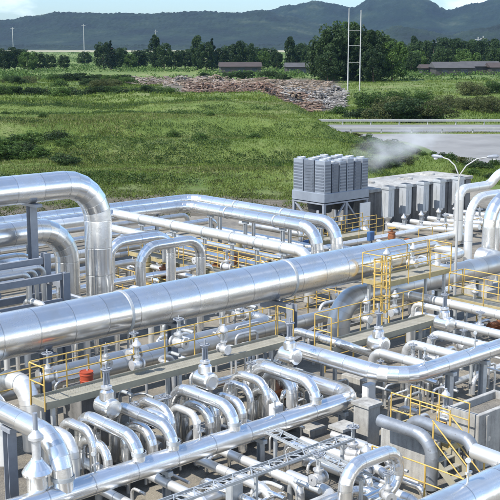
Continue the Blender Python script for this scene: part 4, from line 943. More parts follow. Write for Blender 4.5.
sheet('field', 'straw', [(40, 330), (110, 330), (120, 395), (50, 390)], .6)
def rail_w(label, v, u0, u1):
    t = thing('road_barrier', label, 'crash barrier', G(u0, v), 'crash barriers along the road')
    n = int((u1 - u0) / 4); a = G(u0, v, .62); b = G(u1, v, .62)
    MB().bar(a, b, .05, .34).bar(a + Vector((0, 0, .1)) - FW*.04, b + Vector((0, 0, .1)) - FW*.04, .05, .08).bar(a - Vector((0, 0, .1)) - FW*.04, b - Vector((0, 0, .1)) - FW*.04, .05, .08).part('beam', 'pole', t)
    for i in range(n + 1):
        p = a.lerp(b, i / n) + FW * .1; MB().box((p.x-.07, p.y-.07, 0), (p.x+.07, p.y+.07, .75)).part('post', 'pole', t)
rail_w('pale metal crash barrier along the near side of the road by the car park', 143.6, 9.5, 75)
rail_w('pale metal crash barrier along the far side of the road before the scrub', 158.2, 9.5, 85)

# ---- leafy meshes
def quad_mesh(name, V, mat):
    n = len(V) // 4; me = bpy.data.meshes.new(name)
    me.vertices.add(n * 4); me.vertices.foreach_set('co', np.asarray(V, dtype=np.float32).ravel())
    me.loops.add(n * 4); me.loops.foreach_set('vertex_index', np.arange(n * 4, dtype=np.int32))
    me.polygons.add(n); me.polygons.foreach_set('loop_start', np.arange(0, n * 4, 4, dtype=np.int32)); me.polygons.foreach_set('loop_total', np.full(n, 4, dtype=np.int32))
    me.materials.append(M[mat]); me.update(calc_edges=True); return me
def leaves(cen, size, rg, aspect=.62, upbias=0.):
    n = len(cen); d = rg.normal(size=(n, 3)); d[:, 2] += upbias; d /= np.linalg.norm(d, axis=1)[:, None]
    e = rg.normal(size=(n, 3)); e -= d * (e * d).sum(1)[:, None]; e /= np.linalg.norm(e, axis=1)[:, None]
    s = (size * rg.uniform(.6, 1.3, n))[:, None] / 2
    return np.stack([cen - d*s, cen + e*s*aspect - d*s*.1, cen + d*s, cen - e*s*aspect + d*s*.1], 1).reshape(-1, 3)
def crown_pts(kind, rg, n):
    """unit crown: x,y in -1..1, z in 0..1, from irregular leaf clumps"""
    if kind == 'conifer':
        k = 46; cz = rg.uniform(.08, .98, k); rad = (1 - cz) ** .8 * .85 + .04; a = rg.uniform(0, 2*PI, k)
        c = np.stack([np.cos(a)*rad*rg.uniform(.35, 1, k), np.sin(a)*rad*rg.uniform(.35, 1, k), cz], 1); rc = np.clip(.30 * (1.1 - cz), .07, .3)
    elif kind == 'poplar':
        k = 40; cz = rg.uniform(.06, .97, k); rad = np.sin(np.clip(cz, .1, .95) * PI) ** .6 * .7; a = rg.uniform(0, 2*PI, k)
        c = np.stack([np.cos(a)*rad*rg.uniform(.2, 1, k), np.sin(a)*rad*rg.uniform(.2, 1, k), cz], 1); rc = np.full(k, .24)
    elif kind == 'shrub':
        k = 26; a = rg.uniform(0, 2*PI, k); r = rg.uniform(0, 1, k) ** .6 * .75; cz = rg.uniform(.05, .8, k) * (1 - .5 * r)
        c = np.stack([np.cos(a)*r, np.sin(a)*r, cz], 1); rc = rg.uniform(.18, .36, k)
    else:
        k = 52; a = rg.uniform(0, 2*PI, k); cz = rg.uniform(.08, .93, k); rad = np.sqrt(np.clip(1 - ((cz - .48) / .52) ** 2, .02, 1)) * .85
        c = np.stack([np.cos(a)*rad*rg.uniform(.45, 1, k), np.sin(a)*rad*rg.uniform(.45, 1, k), cz], 1); rc = rg.uniform(.14, .30, k)
    i = rg.integers(0, len(c), n); d = rg.normal(size=(n, 3)); d /= np.linalg.norm(d, axis=1)[:, None]
    p = c[i] + d * (rc[i] * rg.uniform(.55, 1, n) ** .5)[:, None] * np.array([1, 1, .5])
    p[:, 2] = np.clip(p[:, 2], 0, None); return p
def proto_tree(kind, mat, h, w, n, leaf, base=.12, seed=1, name='tree'):
    rg = np.random.default_rng(seed); t = thing(name, 'v', 'tree' if kind != 'shrub' else 'shrub', (0, 0, 0))
    p = crown_pts(kind, rg, n) * np.array([w / 2, w / 2, h * (1 - base)]) + np.array([0, 0, h * base])
    o = bpy.data.objects.new('crown' if kind != 'shrub' else 'foliage', quad_mesh('crown', leaves(p, leaf, rg), mat)); COL.objects.link(o); o.parent = t
    tr = MB(); top = h * (.9 if kind == 'conifer' else .62); r = h * .022
    tr.lathe((0, 0, 0), Z1, [(0, r * 1.5), (h * .05, r), (top * .5, r * .75), (top, r * .2)], 9)
    rr = random.Random(seed)
    for k in range(7 if kind != 'shrub' else 4):
        z = top * rr.uniform(.25, .85); a = rr.uniform(0, 2*PI); L = w * .36 * rr.uniform(.6, 1)
        tr.cyl((0, 0, z), (math.cos(a)*L, math.sin(a)*L, z + L * (.1 if kind == 'conifer' else .7)), r * .45, 6, r * .12)
    q = tr.mesh('trunk', 'trunk'); o = bpy.data.objects.new('trunk' if kind != 'shrub' else 'stem', q); COL.objects.link(o); o.parent = t
    return t
TP = {'broad': proto_tree('broad', 'leaf_dark', 10, 8, 9000, .44, .08, 3, 'broadleaf_tree'), 'broad2': proto_tree('broad', 'leaf_mid', 10, 8.5, 8500, .44, .06, 4, 'broadleaf_tree'),
      'conifer': proto_tree('conifer', 'leaf_far', 10, 5.0, 6500, .38, .06, 5, 'conifer_tree'), 'poplar': proto_tree('poplar', 'leaf_dark', 10, 5.0, 6500, .38, .05, 6, 'poplar_tree'),
      'shrub': proto_tree('shrub', 'leaf_mid', 1, 1.5, 2600, .085, 0, 7, 'shrub'), 'shrub_dark': proto_tree('shrub', 'leaf_dark', 1, 1.5, 2600, .085, 0, 8, 'shrub'), 'shrub_olive': proto_tree('shrub', 'leaf_olive', 1, 1.6, 2400, .085, 0, 9, 'shrub'),
      'bush': proto_tree('shrub', 'leaf_mid', 1, 1.5, 8500, .045, 0, 17, 'shrub'), 'bush_dark': proto_tree('shrub', 'leaf_dark', 1, 1.5, 8500, .045, 0, 18, 'shrub'), 'bush_olive': proto_tree('shrub', 'leaf_olive', 1, 1.6, 8500, .045, 0, 19, 'shrub')}
def U(px, v): return (px - 250) / 1085.0 * v
RT_ = random.Random(5)
def plant(kind, px, v, h, label, group, w=1.0):
    u = U(px, v); s = h / (1.0 if kind.startswith('shrub') else 10.0)
    return dup(TP[kind if not (kind.startswith('shrub') and h > 2.1) else 'bush' + kind[5:]], G(u, v, hgt(u, v) - .05 * min(h, 2)), RT_.uniform(0, 6.28), (s * w, s * w, s), label, group)
# big clump right of the twin poles and beside it
for kind, px, v, h, w, lab in (('broad', 322, 305, 12.5, .9, 'dark round tree at the left end of the big tree clump'), ('broad', 334, 298, 15.5, .95, 'tall dark tree just left of the twin pale poles'), ('broad2', 347, 312, 16.5, .9, 'tallest green tree, right behind the twin pale poles'),
                               ('broad', 361, 300, 15.0, 1.0, 'broad dark tree just right of the twin pale poles'), ('poplar', 371, 296, 13.5, 1.2, 'upright dark tree between two broad ones in the big clump'), ('broad', 381, 306, 14.0, 1.0, 'dark spreading tree in the right half of the big clump'),
                               ('broad2', 393, 300, 11.0, 1.05, 'lower green tree at the right end of the big clump'), ('broad', 328, 285, 8.0, 1.1, 'low dark tree in front of the left end of the big clump'), ('broad', 374, 284, 8.5, 1.2, 'low dark tree in front of the right half of the big clump')):
    plant(kind, px, v, h, lab, 'trees of the big clump', w)
def treeline(group, items, fmt):
    items = sorted(items, key=lambda a: a[1]); cnt = {}
    for kind, px, v, h, w in items:
        d = {'broad': 'dark bushy tree', 'broad2': 'green bushy tree', 'conifer': 'dark pointed conifer', 'poplar': 'slim upright tree'}[kind]
        i = cnt.get(d, 0); cnt[d] = i + 1
        plant(kind, px, v, h, '%s %s from the left %s' % (nth(i), d, fmt), group, w)
treeline('trees of the right tree line', [('conifer', 403, 420, 10.5, 1.1), ('broad', 410, 430, 10, 1), ('broad2', 419, 415, 8.5, 1.1), ('broad', 428, 440, 12, .9), ('conifer', 434, 425, 12.5, 1), ('broad', 441, 410, 10, 1), ('conifer', 447, 430, 11.5, 1.1), ('broad', 455, 440, 12.5, 1),
         ('broad2', 463, 425, 9, 1), ('broad', 470, 440, 11, .9), ('conifer', 486, 440, 10, 1), ('broad', 493, 430, 9.5, 1.1), ('broad2', 503, 420, 9, 1), ('broad', 398, 520, 12, 1.2), ('broad', 406, 460, 11, 1.3), ('broad', 424, 470, 12, 1.3), ('broad', 451, 470, 13, 1.3), ('conifer', 458, 450, 13, 1.2), ('broad', 467, 470, 12, 1.4), ('broad', 489, 480, 13, 1.4), ('broad', 500, 470, 12, 1.3), ('broad', 480, 470, 12, 1.3), ('broad2', 437, 455, 10, 1.4), ('broad', 412, 400, 8, 1.3), ('broad', 443, 398, 9, 1.3), ('broad2', 472, 402, 8, 1.4), ('broad', 497, 398, 9, 1.4), ('poplar', 414, 540, 14, 1), ('broad', 445, 560, 14, 1.3), ('broad', 475, 580, 13, 1.4)], 'in the right tree line')
treeline('trees of the left tree line', [('broad', 3, 430, 9, 1.1), ('broad', 14, 450, 9.5, 1.2), ('broad2', 27, 430, 8, 1.3), ('broad', 37, 440, 7.5, 1.2), ('broad', 49, 450, 6.5, 1.2), ('broad', 63, 470, 6, 1.3), ('broad', 103, 470, 11.5, 1.0), ('conifer', 110, 450, 12, 1.2), ('broad', 116, 460, 9, 1), ('broad2', 130, 470, 6.5, 1.3),
         ('poplar', 155, 460, 14, 1.1), ('broad', 164, 450, 11, 1), ('broad', 175, 470, 8, 1.3), ('poplar', 197, 450, 13.5, 1.2), ('broad', 206, 440, 11.5, 1.0), ('conifer', 212, 450, 13, 1.1), ('broad', 222, 470, 9, 1.2), ('broad', 238, 450, 12, 1.0), ('broad', 248, 450, 11, 1.0), ('broad2', 262, 460, 8, 1.2), ('broad', 277, 440, 8, 1), ('poplar', 290, 440, 13, 1.1), ('broad', 297, 450, 10, 1), ('broad', 309, 430, 9.5, 1),
         ('broad', 84, 560, 7, 1.6), ('broad', 138, 480, 8, 1.5), ('broad', 185, 480, 8, 1.6), ('broad', 230, 480, 10, 1.4), ('broad', 268, 480, 9, 1.5), ('broad', 304, 480, 11, 1.4), ('broad', 120, 520, 9, 1.5), ('broad', 145, 600, 8, 1.7), ('broad', 190, 600, 8, 1.8), ('broad', 256, 600, 9, 1.8), ('broad', 20, 620, 8, 2), ('broad', 315, 560, 10, 1.5)], 'in the left tree line')
# shrubs on and about the bank
def shrubs(group, items, fmt):
    items = sorted(items, key=lambda a: a[1]); cnt = {}
    for kind, px, v, h, w in items:
        d = {'shrub': 'green shrub', 'shrub_dark': 'dark shrub', 'shrub_olive': 'olive shrub'}[kind]; i = cnt.get(d, 0); cnt[d] = i + 1
        plant(kind, px, v, h, '%s %s from the left %s' % (nth(i), d, fmt), group, w)
rs = random.Random(3)
shrubs('shrubs beside the car park', [(rs.choice(['shrub', 'shrub_dark', 'shrub', 'shrub_olive']), px + rs.uniform(-3, 3), v, h, rs.uniform(1.1, 1.6)) for px, v, h in
       ((347, 124, .8), (358, 121, 1.0), (369, 117, 1.1), (378, 113, 1.2), (388, 111, 1.4), (398, 111, 1.3), (366, 103, 1.3), (378, 103, 1.6), (391, 103, 1.5), (402, 104, 1.3), (412, 105, 1.1), (372, 96, 1.1), (384, 96, 1.2), (396, 97, 1.1), (409, 98, 1.0))], 'on the slope beside the car park')
shrubs('shrubs beyond the road', [(rs.choice(['shrub', 'shrub_dark', 'shrub_olive']), px, v, h, rs.uniform(1.1, 1.7)) for px, v, h in
       ((354, 172, 2.0), (368, 170, 2.6), (382, 170, 3.6), (394, 167, 5.0), (405, 165, 5.2), (418, 166, 4.6), (430, 165, 4.4), (340, 182, 1.8), (440, 190, 2.4), (452, 200, 3.2), (466, 196, 2.6), (482, 190, 3.6), (495, 184, 4.0), (424, 215, 3.6), (474, 235, 4.0), (500, 240, 4.4), (372, 200, 4.4), (398, 205, 4.6))], 'in the scrub just beyond the road')
shrubs('shrubs on the island', [(rs.choice(['shrub', 'shrub_dark', 'shrub_olive']), px, v, h, rs.uniform(1.2, 1.8)) for px, v, h in
       ((446, 102, .7), (455, 99, .9), (464, 101, 1.0), (473, 98, .8), (482, 100, 1.0), (491, 98, .9), (500, 101, .8), (437, 100, .5), (459, 94, .5), (478, 94, .6), (496, 93, .6), (427, 101, .5))], 'on the island beyond the lamp post')
bank = []
for i in range(30):
    px = rs.uniform(-10, 62) if i < 20 else rs.uniform(0, 325); v = rs.choice([97, 99, 101, 104]) if i < 20 else rs.choice([93, 99, 106, 112, 119, 127, 138])
    bank.append((rs.choice(['shrub_dark', 'shrub'] if i < 20 else ['shrub']), px, v + rs.uniform(-1.5, 1.5), rs.uniform(.5, 1.1) * (1.25 if i < 20 else .9), rs.uniform(1.3, 2.0)))
shrubs('shrubs on the grass bank', bank, 'on the grass bank')
hm = []
for i in range(13):
    hm.append(('shrub_dark' if i % 4 else 'shrub', 4 + i * 13.2 + rs.uniform(-3, 3), 178 + rs.uniform(-2, 2), rs.uniform(1.7, 2.5), rs.uniform(1.3, 1.7)))
shrubs('shrubs of the dark row behind the bank', hm, 'in the dark row topping the bank')
gm = []
for i in range(16): gm.append((rs.choice(['shrub', 'shrub', 'shrub_olive', 'shrub_dark']), rs.uniform(-5, 130), rs.uniform(215, 300), rs.uniform(1.5, 3.4), rs.uniform(1.2, 1.9)))
for px in (268, 276, 284, 352, 330, 245, 225, 205): gm.append(('shrub_dark', px, rs.uniform(300, 330), rs.uniform(2.5, 4.2), 1.4))
shrubs('shrubs of the scrubby field', gm, 'in the scrubby field beyond the bank')

# ---- grass and ground cover (stuff)
def grass_obj(name, n, ur, vr, hr, wd, mat, blades, mask, seed):
    rg = np.random.default_rng(seed); out = []
    tt = rg.uniform(ur[0], ur[1], n); vv = vr[0] * (vr[1] / vr[0]) ** rg.uniform(0, 1, n)
    for t, v in zip(tt, vv):
        u = t * v
        if not mask(u, v): continue
        z = hgt(u, v); h = rg.uniform(*hr); nn = .65 + .7 * (mnoise.noise(Vector((u * .09, v * .09, 9))) + .4); h *= max(.4, nn)
        for b in range(blades):
            a = rg.uniform(0, 6.28); du, dv = rg.normal(0, .22, 2); ca, sa = math.cos(a), math.sin(a); lean = rg.uniform(.1, .7) * h
            p = G(u + du, v + dv, z - .04); q = Vector((ca, sa, 0)) * wd; w2 = Vector((-sa, ca, 0)) * lean
            out += [p - q, p + q, p + q * .5 + w2 * .5 + Vector((0, 0, h * .7)), p + w2 + Vector((0, 0, h))]
    me = quad_mesh(name, np.array([tuple(x) for x in out]), mat); o = bpy.data.objects.new(name, me); COL.objects.link(o); return o
def on_bank(u, v):
    if u > 13.5 and 105 < v < 142: return False
    if u > 13 and v < 90: return False
    return not (v < 92 and mnoise.noise(Vector((u * .35, v * .4, 4))) > -.05 + (v - 76) * .035)
g = grass_obj('grass', 95000, (-.27, .27), (76, 142), (.07, .26), .03, 'grass', 3, on_bank, 21)
tag(g, 'sunlit green grass covering the terraced bank behind the plant', 'grass', None, 'stuff')
def leafy_cover(name, n, ur, vr, r, leaf, k, mat, mask, seed, tall=.6):
    rg = np.random.default_rng(seed); cs = []; sz = []
    tt = rg.uniform(ur[0], ur[1], n); vv = vr[0] * (vr[1] / vr[0]) ** rg.uniform(0, 1, n)
    for t, v in zip(tt, vv):
        u = t * v
        if not mask(u, v): continue
        R = rg.uniform(*r); z = hgt(u, v); m = max(4, int(k * (R / r[1]) ** 1.5)); d = rg.normal(size=(m, 3)); d /= np.linalg.norm(d, axis=1)[:, None]
        d *= R * rg.uniform(.4, 1, m)[:, None] ** .5; d[:, 2] = np.abs(d[:, 2]) * tall * 1.3; p = G(u, v, z); cs.append(d + np.array(tuple(p))); sz.append(np.full(m, leaf * rg.uniform(.7, 1.3)))
    c = np.concatenate(cs); me = quad_mesh(name, leaves(c, np.concatenate(sz), rg), mat); o = bpy.data.objects.new(name, me); COL.objects.link(o); return o
def slopes(v): return sstep(95, 98, v) * (1 - sstep(102, 105, v)) + sstep(109, 112, v) * (1 - sstep(116, 119, v)) + sstep(128, 132, v) * (1 - sstep(138, 142, v)) + .4 * sstep(86, 88, v) * (1 - sstep(91, 93, v))
g = leafy_cover('undergrowth', 30000, (-.27, .14), (84, 175), (.2, .6), .12, 20, 'leaf_bank', lambda u, v: u < 12 and mnoise.noise(Vector((u * .03, v * .2, 2))) + .42 * slopes(v + 2.5 * mnoise.noise(Vector((u * .05, 0, 3)))) + (.08 if u < -2 else -.06) > .34, 22)
tag(g, 'dark weedy undergrowth in streaks along the terraces of the bank', 'undergrowth', None, 'stuff')
g = grass_obj('grass', 42000, (-.27, .27), (142, 320), (.15, .5), .07, 'grass', 3, lambda u, v: not (u > 3 and v < 160) and earth(u, v) < .5, 23)
tag(g, 'rough grass of the open field beyond the bank and the road', 'grass', None, 'stuff')

g = leafy_cover('dry_scrub', 4200, (-.27, .16), (73, 92), (.12, .4), .11, 14, 'leaf_olive', lambda u, v: u < 6 and mnoise.noise(Vector((u * .2, v * .3, 6))) > -.2, 25, .5)
tag(g, 'dry brownish scrub along the bare foot of the grass bank', 'scrub', None, 'stuff')
g = leafy_cover('scrub', 6500, (-.28, .28), (300, 1250), (.8, 3.0), .6, 40, 'leaf_mid', lambda u, v: mnoise.noise(Vector((u * .012, v * .02, 12))) > -.12, 24, .5)
tag(g, 'rough green scrub mottling the plain out to the foot of the hills', 'scrub', None, 'stuff')
def crests(v): return sstep(101, 103, v) * (1 - sstep(106, 109, v)) + sstep(116, 118, v) * (1 - sstep(122, 126, v)) + sstep(136, 138, v) * (1 - sstep(143, 146, v)) + .6 * sstep(89, 90, v) * (1 - sstep(92, 94, v))
g = grass_obj('dry_sunlit_grass', 60000, (-.27, .27), (86, 150), (.10, .30), .03, 'grass_dry_sunlit', 3, lambda u, v: on_bank(u, v) and mnoise.noise(Vector((u * .035, v * .15, 15))) + .5 * crests(v) > .36, 27)  # pale blades on the crests also put sunlight on the ridges into the colour
tag(g, 'paler dry grass along the bank terrace crests, its tone standing in for sunlight', 'grass', None, 'stuff')
# ---- timber yard
def log_mat(name, stops):
    m, n, b = nt(name); g = N(n, 'ShaderNodeNewGeometry'); f = mth(n, 'ADD', mth(n, 'MULTIPLY', g.outputs['Random Per Island'], .8), mth(n, 'MULTIPLY', noise_tex(n, .5, 4), .2))
    n.links.new(ramp(n, f, stops), b.inputs['Base Color']); b.inputs['Roughness'].default_value = .9; return m
def debris(name, label, n, pxr, vr, mats, seed, sz):
    r = random.Random(seed); mb = MB()
    for _ in range(n):
        v = r.uniform(*vr); px = r.uniform(*pxr) ; u = U(px, v); z = hgt(u, v); hh = max(0, 1.4 * (mnoise.noise(Vector((u * .13, v * .09, seed))) + .35)) * r.uniform(0, 1)
        a = r.uniform(0, PI); L = r.uniform(*sz); t = r.uniform(.06, .2); d = Vector((math.cos(a), math.sin(a), r.uniform(-.25, .25))) * L / 2; p = G(u, v, z + hh + t * .5)
        if r.random() < .6: mb.cyl(p - d, p + d, t * .7, 5)
        else: mb.bar(p - d, p + d, t * 2.2, t * .8)
    o = mb.top(name, mats, label, 'timber', None, None, 'stuff'); return o
M['log_red'] = log_mat('reddish_log', [(.1, (.05, .037, .027)), (.35, (.14, .085, .055)), (.6, (.21, .135, .095)), (.9, (.29, .23, .18))])
M['log_pale'] = log_mat('pale_log', [(.1, (.07, .062, .055)), (.35, (.17, .155, .14)), (.6, (.26, .24, .21)), (.9, (.37, .35, .32))])
M['log_mix'] = log_mat('pinkish_log', [(.1, (.07, .053, .042)), (.35, (.19, .14, .11)), (.6, (.28, .22, .18)), (.9, (.38, .34, .30))])
M['wood'] = log_mat('brown_log', [(.1, (.08, .06, .04)), (.4, (.20, .15, .10)), (.7, (.30, .23, .17)), (.95, (.42, .38, .33))])
debris('timber_debris', 'reddish brown sea of broken logs and slash beyond the grass bank', 3200, (185, 322), (186, 232), 'log_red', 31, (.4, 2.0))
debris('timber_debris', 'pale grey broken timber in front of the twin pale poles', 1900, (285, 346), (196, 246), 'log_pale', 32, (.4, 2.2))
debris('timber_debris', 'pinkish sawn timber spread at the far left of the log yard', 1300, (128, 232), (248, 318), 'log_mix', 33, (.6, 3.0))
debris('timber_debris', 'weathered brown timber strewn through the middle of the log yard', 1500, (170, 335), (232, 290), 'wood', 34, (.6, 3.0))
for i, (px, v, mt, w) in enumerate(((205, 196, 'log_red', 'reddish log pile nearest the left of the log yard'), (232, 200, 'log_red', 'reddish log pile in the middle of the front row'), (262, 198, 'log_red', 'reddish log pile right of the middle of the front row'), (292, 206, 'wood', 'brown log pile before the pale timber'), (318, 222, 'log_pale', 'pale log pile left of the twin pale poles'), (180, 270, 'log_pale', 'pale log pile at the far left of the yard'), (215, 262, 'wood', 'brown log pile in the rear of the yard'), (335, 236, 'log_pale', 'pale log pile close beside the twin pale poles'))):
    mb = MB(); u = U(px, v); z = hgt(u, v); r = random.Random(i)
    for row_ in range(4):
        for k in range(9 - row_ * 2):
            rad = r.uniform(.12, .26); c = G(u + (k - (8 - row_ * 2) / 2) * .55, v, z + .25 + row_ * .46); d = (FW * .8 + RT * r.uniform(-.3, .3)) * r.uniform(1.6, 2.4); mb.cyl(c - d, c + d, rad, 8)
    mb.top('log_pile', mt, w, 'log pile', 'log piles in the log yard')

# ---- twin poles, utility poles
def uv_pole(mb, u, v, h, r0, r1, z0=None):
    z = hgt(u, v) if z0 is None else z0; mb.lathe(G(u, v, z - .2), Z1, [(0, r0), (h + .2, r1)], 10)
v = 246; t = thing('transmission_pole', 'pair of tall thin pale poles with cross bars, rising above the log yard', 'power pole', G(U(354, v), v, hgt(U(354, v), v)))
for px in (348.5, 360.5): mb = MB(); uv_pole(mb, U(px, v), v, 18.5 if px < 355 else 18.1, .15, .10); mb.part('pole', 'pole', t)
for z in (14.6, 11.2, 7.4): MB().bar(G(U(348.5, v), v - .3, z), G(U(360.5, v), v - .3, z), .05, .07).part('crossarm', 'pole', t)
for px, v, h, w in ((13, 900, 24, 'far left, left of the other two distant poles'), (84, 860, 26, 'far off behind the left tree line'), (478, 520, 14, 'left one of two beside the low roofs at the right'), (483, 524, 14.5, 'right one of two beside the low roofs at the right'), (438, 620, 13, 'above the right tree line'), (156, 900, 22, 'far off behind the slim trees left of centre')):
    u = U(px, v); z = hgt(u, v); t = thing('utility_pole', 'thin pale utility pole ' + w, 'power pole', G(u, v, z), 'distant utility poles')
    mb = MB(); uv_pole(mb, u, v, h, .32, .2); mb.part('pole', 'pole', t)
    MB().bar(G(u - 1.6, v - .25, z + h - 1.2), G(u + 1.6, v - .25, z + h - 1.2), .15, .2).part('crossarm', 'pole', t)
# ---- far buildings
def shed(label, px, v, w, d, h, rh, wall, roof, yaw=.1, cat='building'):
    u = U(px, v); z = hgt(u, v); t = thing('shed', label, cat, G(u, v, z), 'low buildings on the plain'); c = G(u, v, z)
    a = RT * math.cos(yaw) + FW * math.sin(yaw); b = Vector((-a.y, a.x, 0))
    def P(x, y, zz): return c + a * x + b * y + Vector((0, 0, zz))
    def blk(m, x0, x1, y0, y1, z0, z1):
        vsx = [P(x0,y0,z0),P(x1,y0,z0),P(x1,y1,z0),P(x0,y1,z0),P(x0,y0,z1),P(x1,y0,z1),P(x1,y1,z1),P(x0,y1,z1)]
        return m.add(vsx, [(0,3,2,1),(4,5,6,7),(0,1,5,4),(1,2,6,5),(2,3,7,6),(3,0,4,7)])
    blk(MB(), -w/2, w/2, -d/2, d/2, -.5, h).part('wall', wall, t)
    m = MB(); e = .5
    vsx = [P(-w/2-e, -d/2-e, h), P(w/2+e, -d/2-e, h), P(w/2+e, d/2+e, h), P(-w/2-e, d/2+e, h), P(-w/2-e, 0, h+rh), P(w/2+e, 0, h+rh)]
    m.add(vsx, [(0,1,5,4), (2,3,4,5), (3,0,4), (1,2,5), (3,2,1,0)]); m.part('roof', roof, t)
    n = max(2, int(w / 5))
    for k in range(n):
        x = -w/2 + w * (k + .5) / n
        if k == n // 2: blk(MB(), x-1.3, x+1.3, -d/2-.06, -d/2-.003, -.3, min(h*.8, 2.8)).part('door', 'window', t)
        else: blk(MB(), x-1.0, x+1.0, -d/2-.05, -d/2-.003, h*.38, h*.75).part('window', 'window', t)
for a in (('long dark low shed left of the big tree clump', 240, 405, 15, 8, 2.6, 1.6, 'wall_dark', 'roof_brown'), ('small dark shed right beside the big tree clump on its left', 298, 400, 9, 7, 2.6, 1.5, 'wall_dark', 'roof_grey'), 
          ('grey-roofed long shed at the right, in front of the right tree line', 452, 372, 13, 9, 2.6, 1.9, 'wall_dark', 'roof_grey'), ('second grey-roofed shed, adjoining the long one toward the right edge', 480, 380, 13, 9, 2.8, 1.7, 'wall_dark', 'roof_grey'), ('brown-roofed shed at the far right edge', 503, 376, 10, 8, 2.6, 1.6, 'wall_dark', 'roof_brown'), ('small brown shed just left of the grey-roofed long shed', 431, 378, 7, 6, 2.3, 1.3, 'wall_dark', 'roof_brown')):
    shed(*a)

# ---- forested hills
def ridge(px, pts):
    for (a, ya), (b, yb) in zip(pts, pts[1:]):
        if a <= px <= b: return lerp(ya, yb, sstep(a, b, px))
    return pts[0][1] if px < pts[0][0] else pts[-1][1]
def hill(name, v0, v1, v2, prof, seed, rough, nu=900, nv=64):
    pxs = np.linspace(-420, 920, nu); V = []; F = []
    for i, px in enumerate(pxs):
        zc = 12 + (42 - ridge(px, prof)) * v1 / 1085.0
        for j in range(nv):
            s = j / (nv - 1); v = lerp(v0, v2, s); u = (px - 250) / 1085.0 * v
            k = sstep(v0, v1, v) if v < v1 else 1 - .5 * sstep(v1, v2, v)
            z = zc * k * (1 + .08 * mnoise.noise(Vector((u * .004, v * .004, seed))) * (1 if k < .9 else .3)) + rough * k * (mnoise.noise(Vector((u * .03, v * .02, seed))) + 1.1 * mnoise.noise(Vector((u * .11, v * .06, seed + 4))) + .8 * rs.uniform(-.5, 1))
            V.append(G(u, v, z - 2 if j == 0 else z))
    F = [(i*nv+j, (i+1)*nv+j, (i+1)*nv+j+1, i*nv+j+1) for i in range(nu-1) for j in range(nv-1)]
    mb = MB(); mb.add(V, F, None, True); return struct(mb, name, 'hill')
hill('hills', 2050, 2800, 3100, [(-420, 26), (-60, 22), (10, 21), (35, 17), (60, 13.5), (100, 14.5), (150, 15), (195, 12.5), (235, 14), (262, 11.5), (285, 17), (320, 24), (350, 29), (420, 34), (520, 30), (920, 34)], 2.0, 3.0)
hill('hills', 3000, 3700, 4100, [(-420, 40), (150, 30), (230, 20), (262, 12), (290, 6.5), (315, 2.5), (338, 6), (352, 9), (370, 0), (398, -5), (424, 1), (446, 11), (472, 5), (505, -3), (920, 5)], 7.0, 4.0)
hill('hills', 1500, 1900, 2100, [(-420, 47), (340, 46), (372, 36), (398, 27), (420, 30), (448, 36), (480, 29), (510, 25), (560, 27), (920, 34)], 4.0, 3.0)

# ---- steam over the basin
def vol_mat(name, col, dens, node_density=None):
    m = bpy.data.materials.new(name); m.use_nodes = True; n = m.node_tree
    for x in list(n.nodes):
        if x.type != 'OUTPUT_MATERIAL': n.nodes.remove(x)
    pv = N(n, 'ShaderNodeVolumePrincipled'); pv.inputs['Color'].default_value = (*col, 1); pv.inputs['Density'].default_value = dens; pv.inputs['Anisotropy'].default_value = .2
    n.links.new(pv.outputs[0], n.nodes['Material Output'].inputs['Volume']); return m, n, pv
m, n, pv = vol_mat('steam_vapour', (.98, .98, .98), 0)
tc = N(n, 'ShaderNodeTexCoord'); ln = N(n, 'ShaderNodeVectorMath', operation='LENGTH'); n.links.new(tc.outputs['Object'], ln.inputs[0])
nz = N(n, 'ShaderNodeTexNoise', Scale=1.9, Detail=4, Roughness=.6); n.links.new(tc.outputs['Object'], nz.inputs['Vector'])
fall = mth(n, 'SUBTRACT', 1.0, ln.outputs['Value'], True)
dn = mth(n, 'MULTIPLY', mth(n, 'MULTIPLY', mth(n, 'SUBTRACT', mth(n, 'ADD', nz.outputs['Fac'], mth(n, 'MULTIPLY', fall, .4)), .64, True), fall), 1.9)
n.links.new(dn, pv.inputs['Density']); M['steam'] = m
def puff(label, c, s):
    mb = MB(); k = 12; V = [(0, 0, -1)]; 
    for i in range(1, 8):
        for j in range(k): a = PI * i / 8; V.append((math.sin(a)*math.cos(2*PI*j/k), math.sin(a)*math.sin(2*PI*j/k), -math.cos(a)))
    V.append((0, 0, 1)); F = [(0, 1 + (j+1) % k, 1 + j) for j in range(k)] + [(1+i*k+j, 1+i*k+(j+1) % k, 1+(i+1)*k+(j+1) % k, 1+(i+1)*k+j) for i in range(6) for j in range(k)] + [(1+6*k+j, 1+6*k+(j+1) % k, 1+7*k) for j in range(k)]
    mb.add(V, F, None, True); o = bpy.data.objects.new('steam', mb.mesh('steam', 'steam')); COL.objects.link(o); o.location = c; o.scale = s; tag(o, label, 'steam', None, 'stuff')
puff('thin white steam drifting over the pale roof of the basin', (56.2, 48.0, 4.6), (4.4, 2.6, 1.9))
puff('fainter wisp of steam beyond the lamp post', (61.5, 49.5, 5.0), (4.2, 3.0, 1.9))
# ---- haze
m, n, pv = vol_mat('air_haze', (.36, .62, 1.0), HAZE); pv.inputs['Anisotropy'].default_value = .3; M['haze'] = m
mb = MB(); a = 5600
pts = [G(-3900, -150, -4), G(3900, -150, -4), G(3900, 5250, -4), G(-3900, 5250, -4)]
mb.add(pts + [p + Vector((0, 0, 304)) for p in pts], [(0,3,2,1),(4,5,6,7),(0,1,5,4),(1,2,6,5),(2,3,7,6),(3,0,4,7)])
o = bpy.data.objects.new('haze', mb.mesh('haze', 'haze')); COL.objects.link(o); o['kind'] = 'stuff'; o['label'] = 'pale blue air between the plant and the far hills'; o['category'] = 'haze'

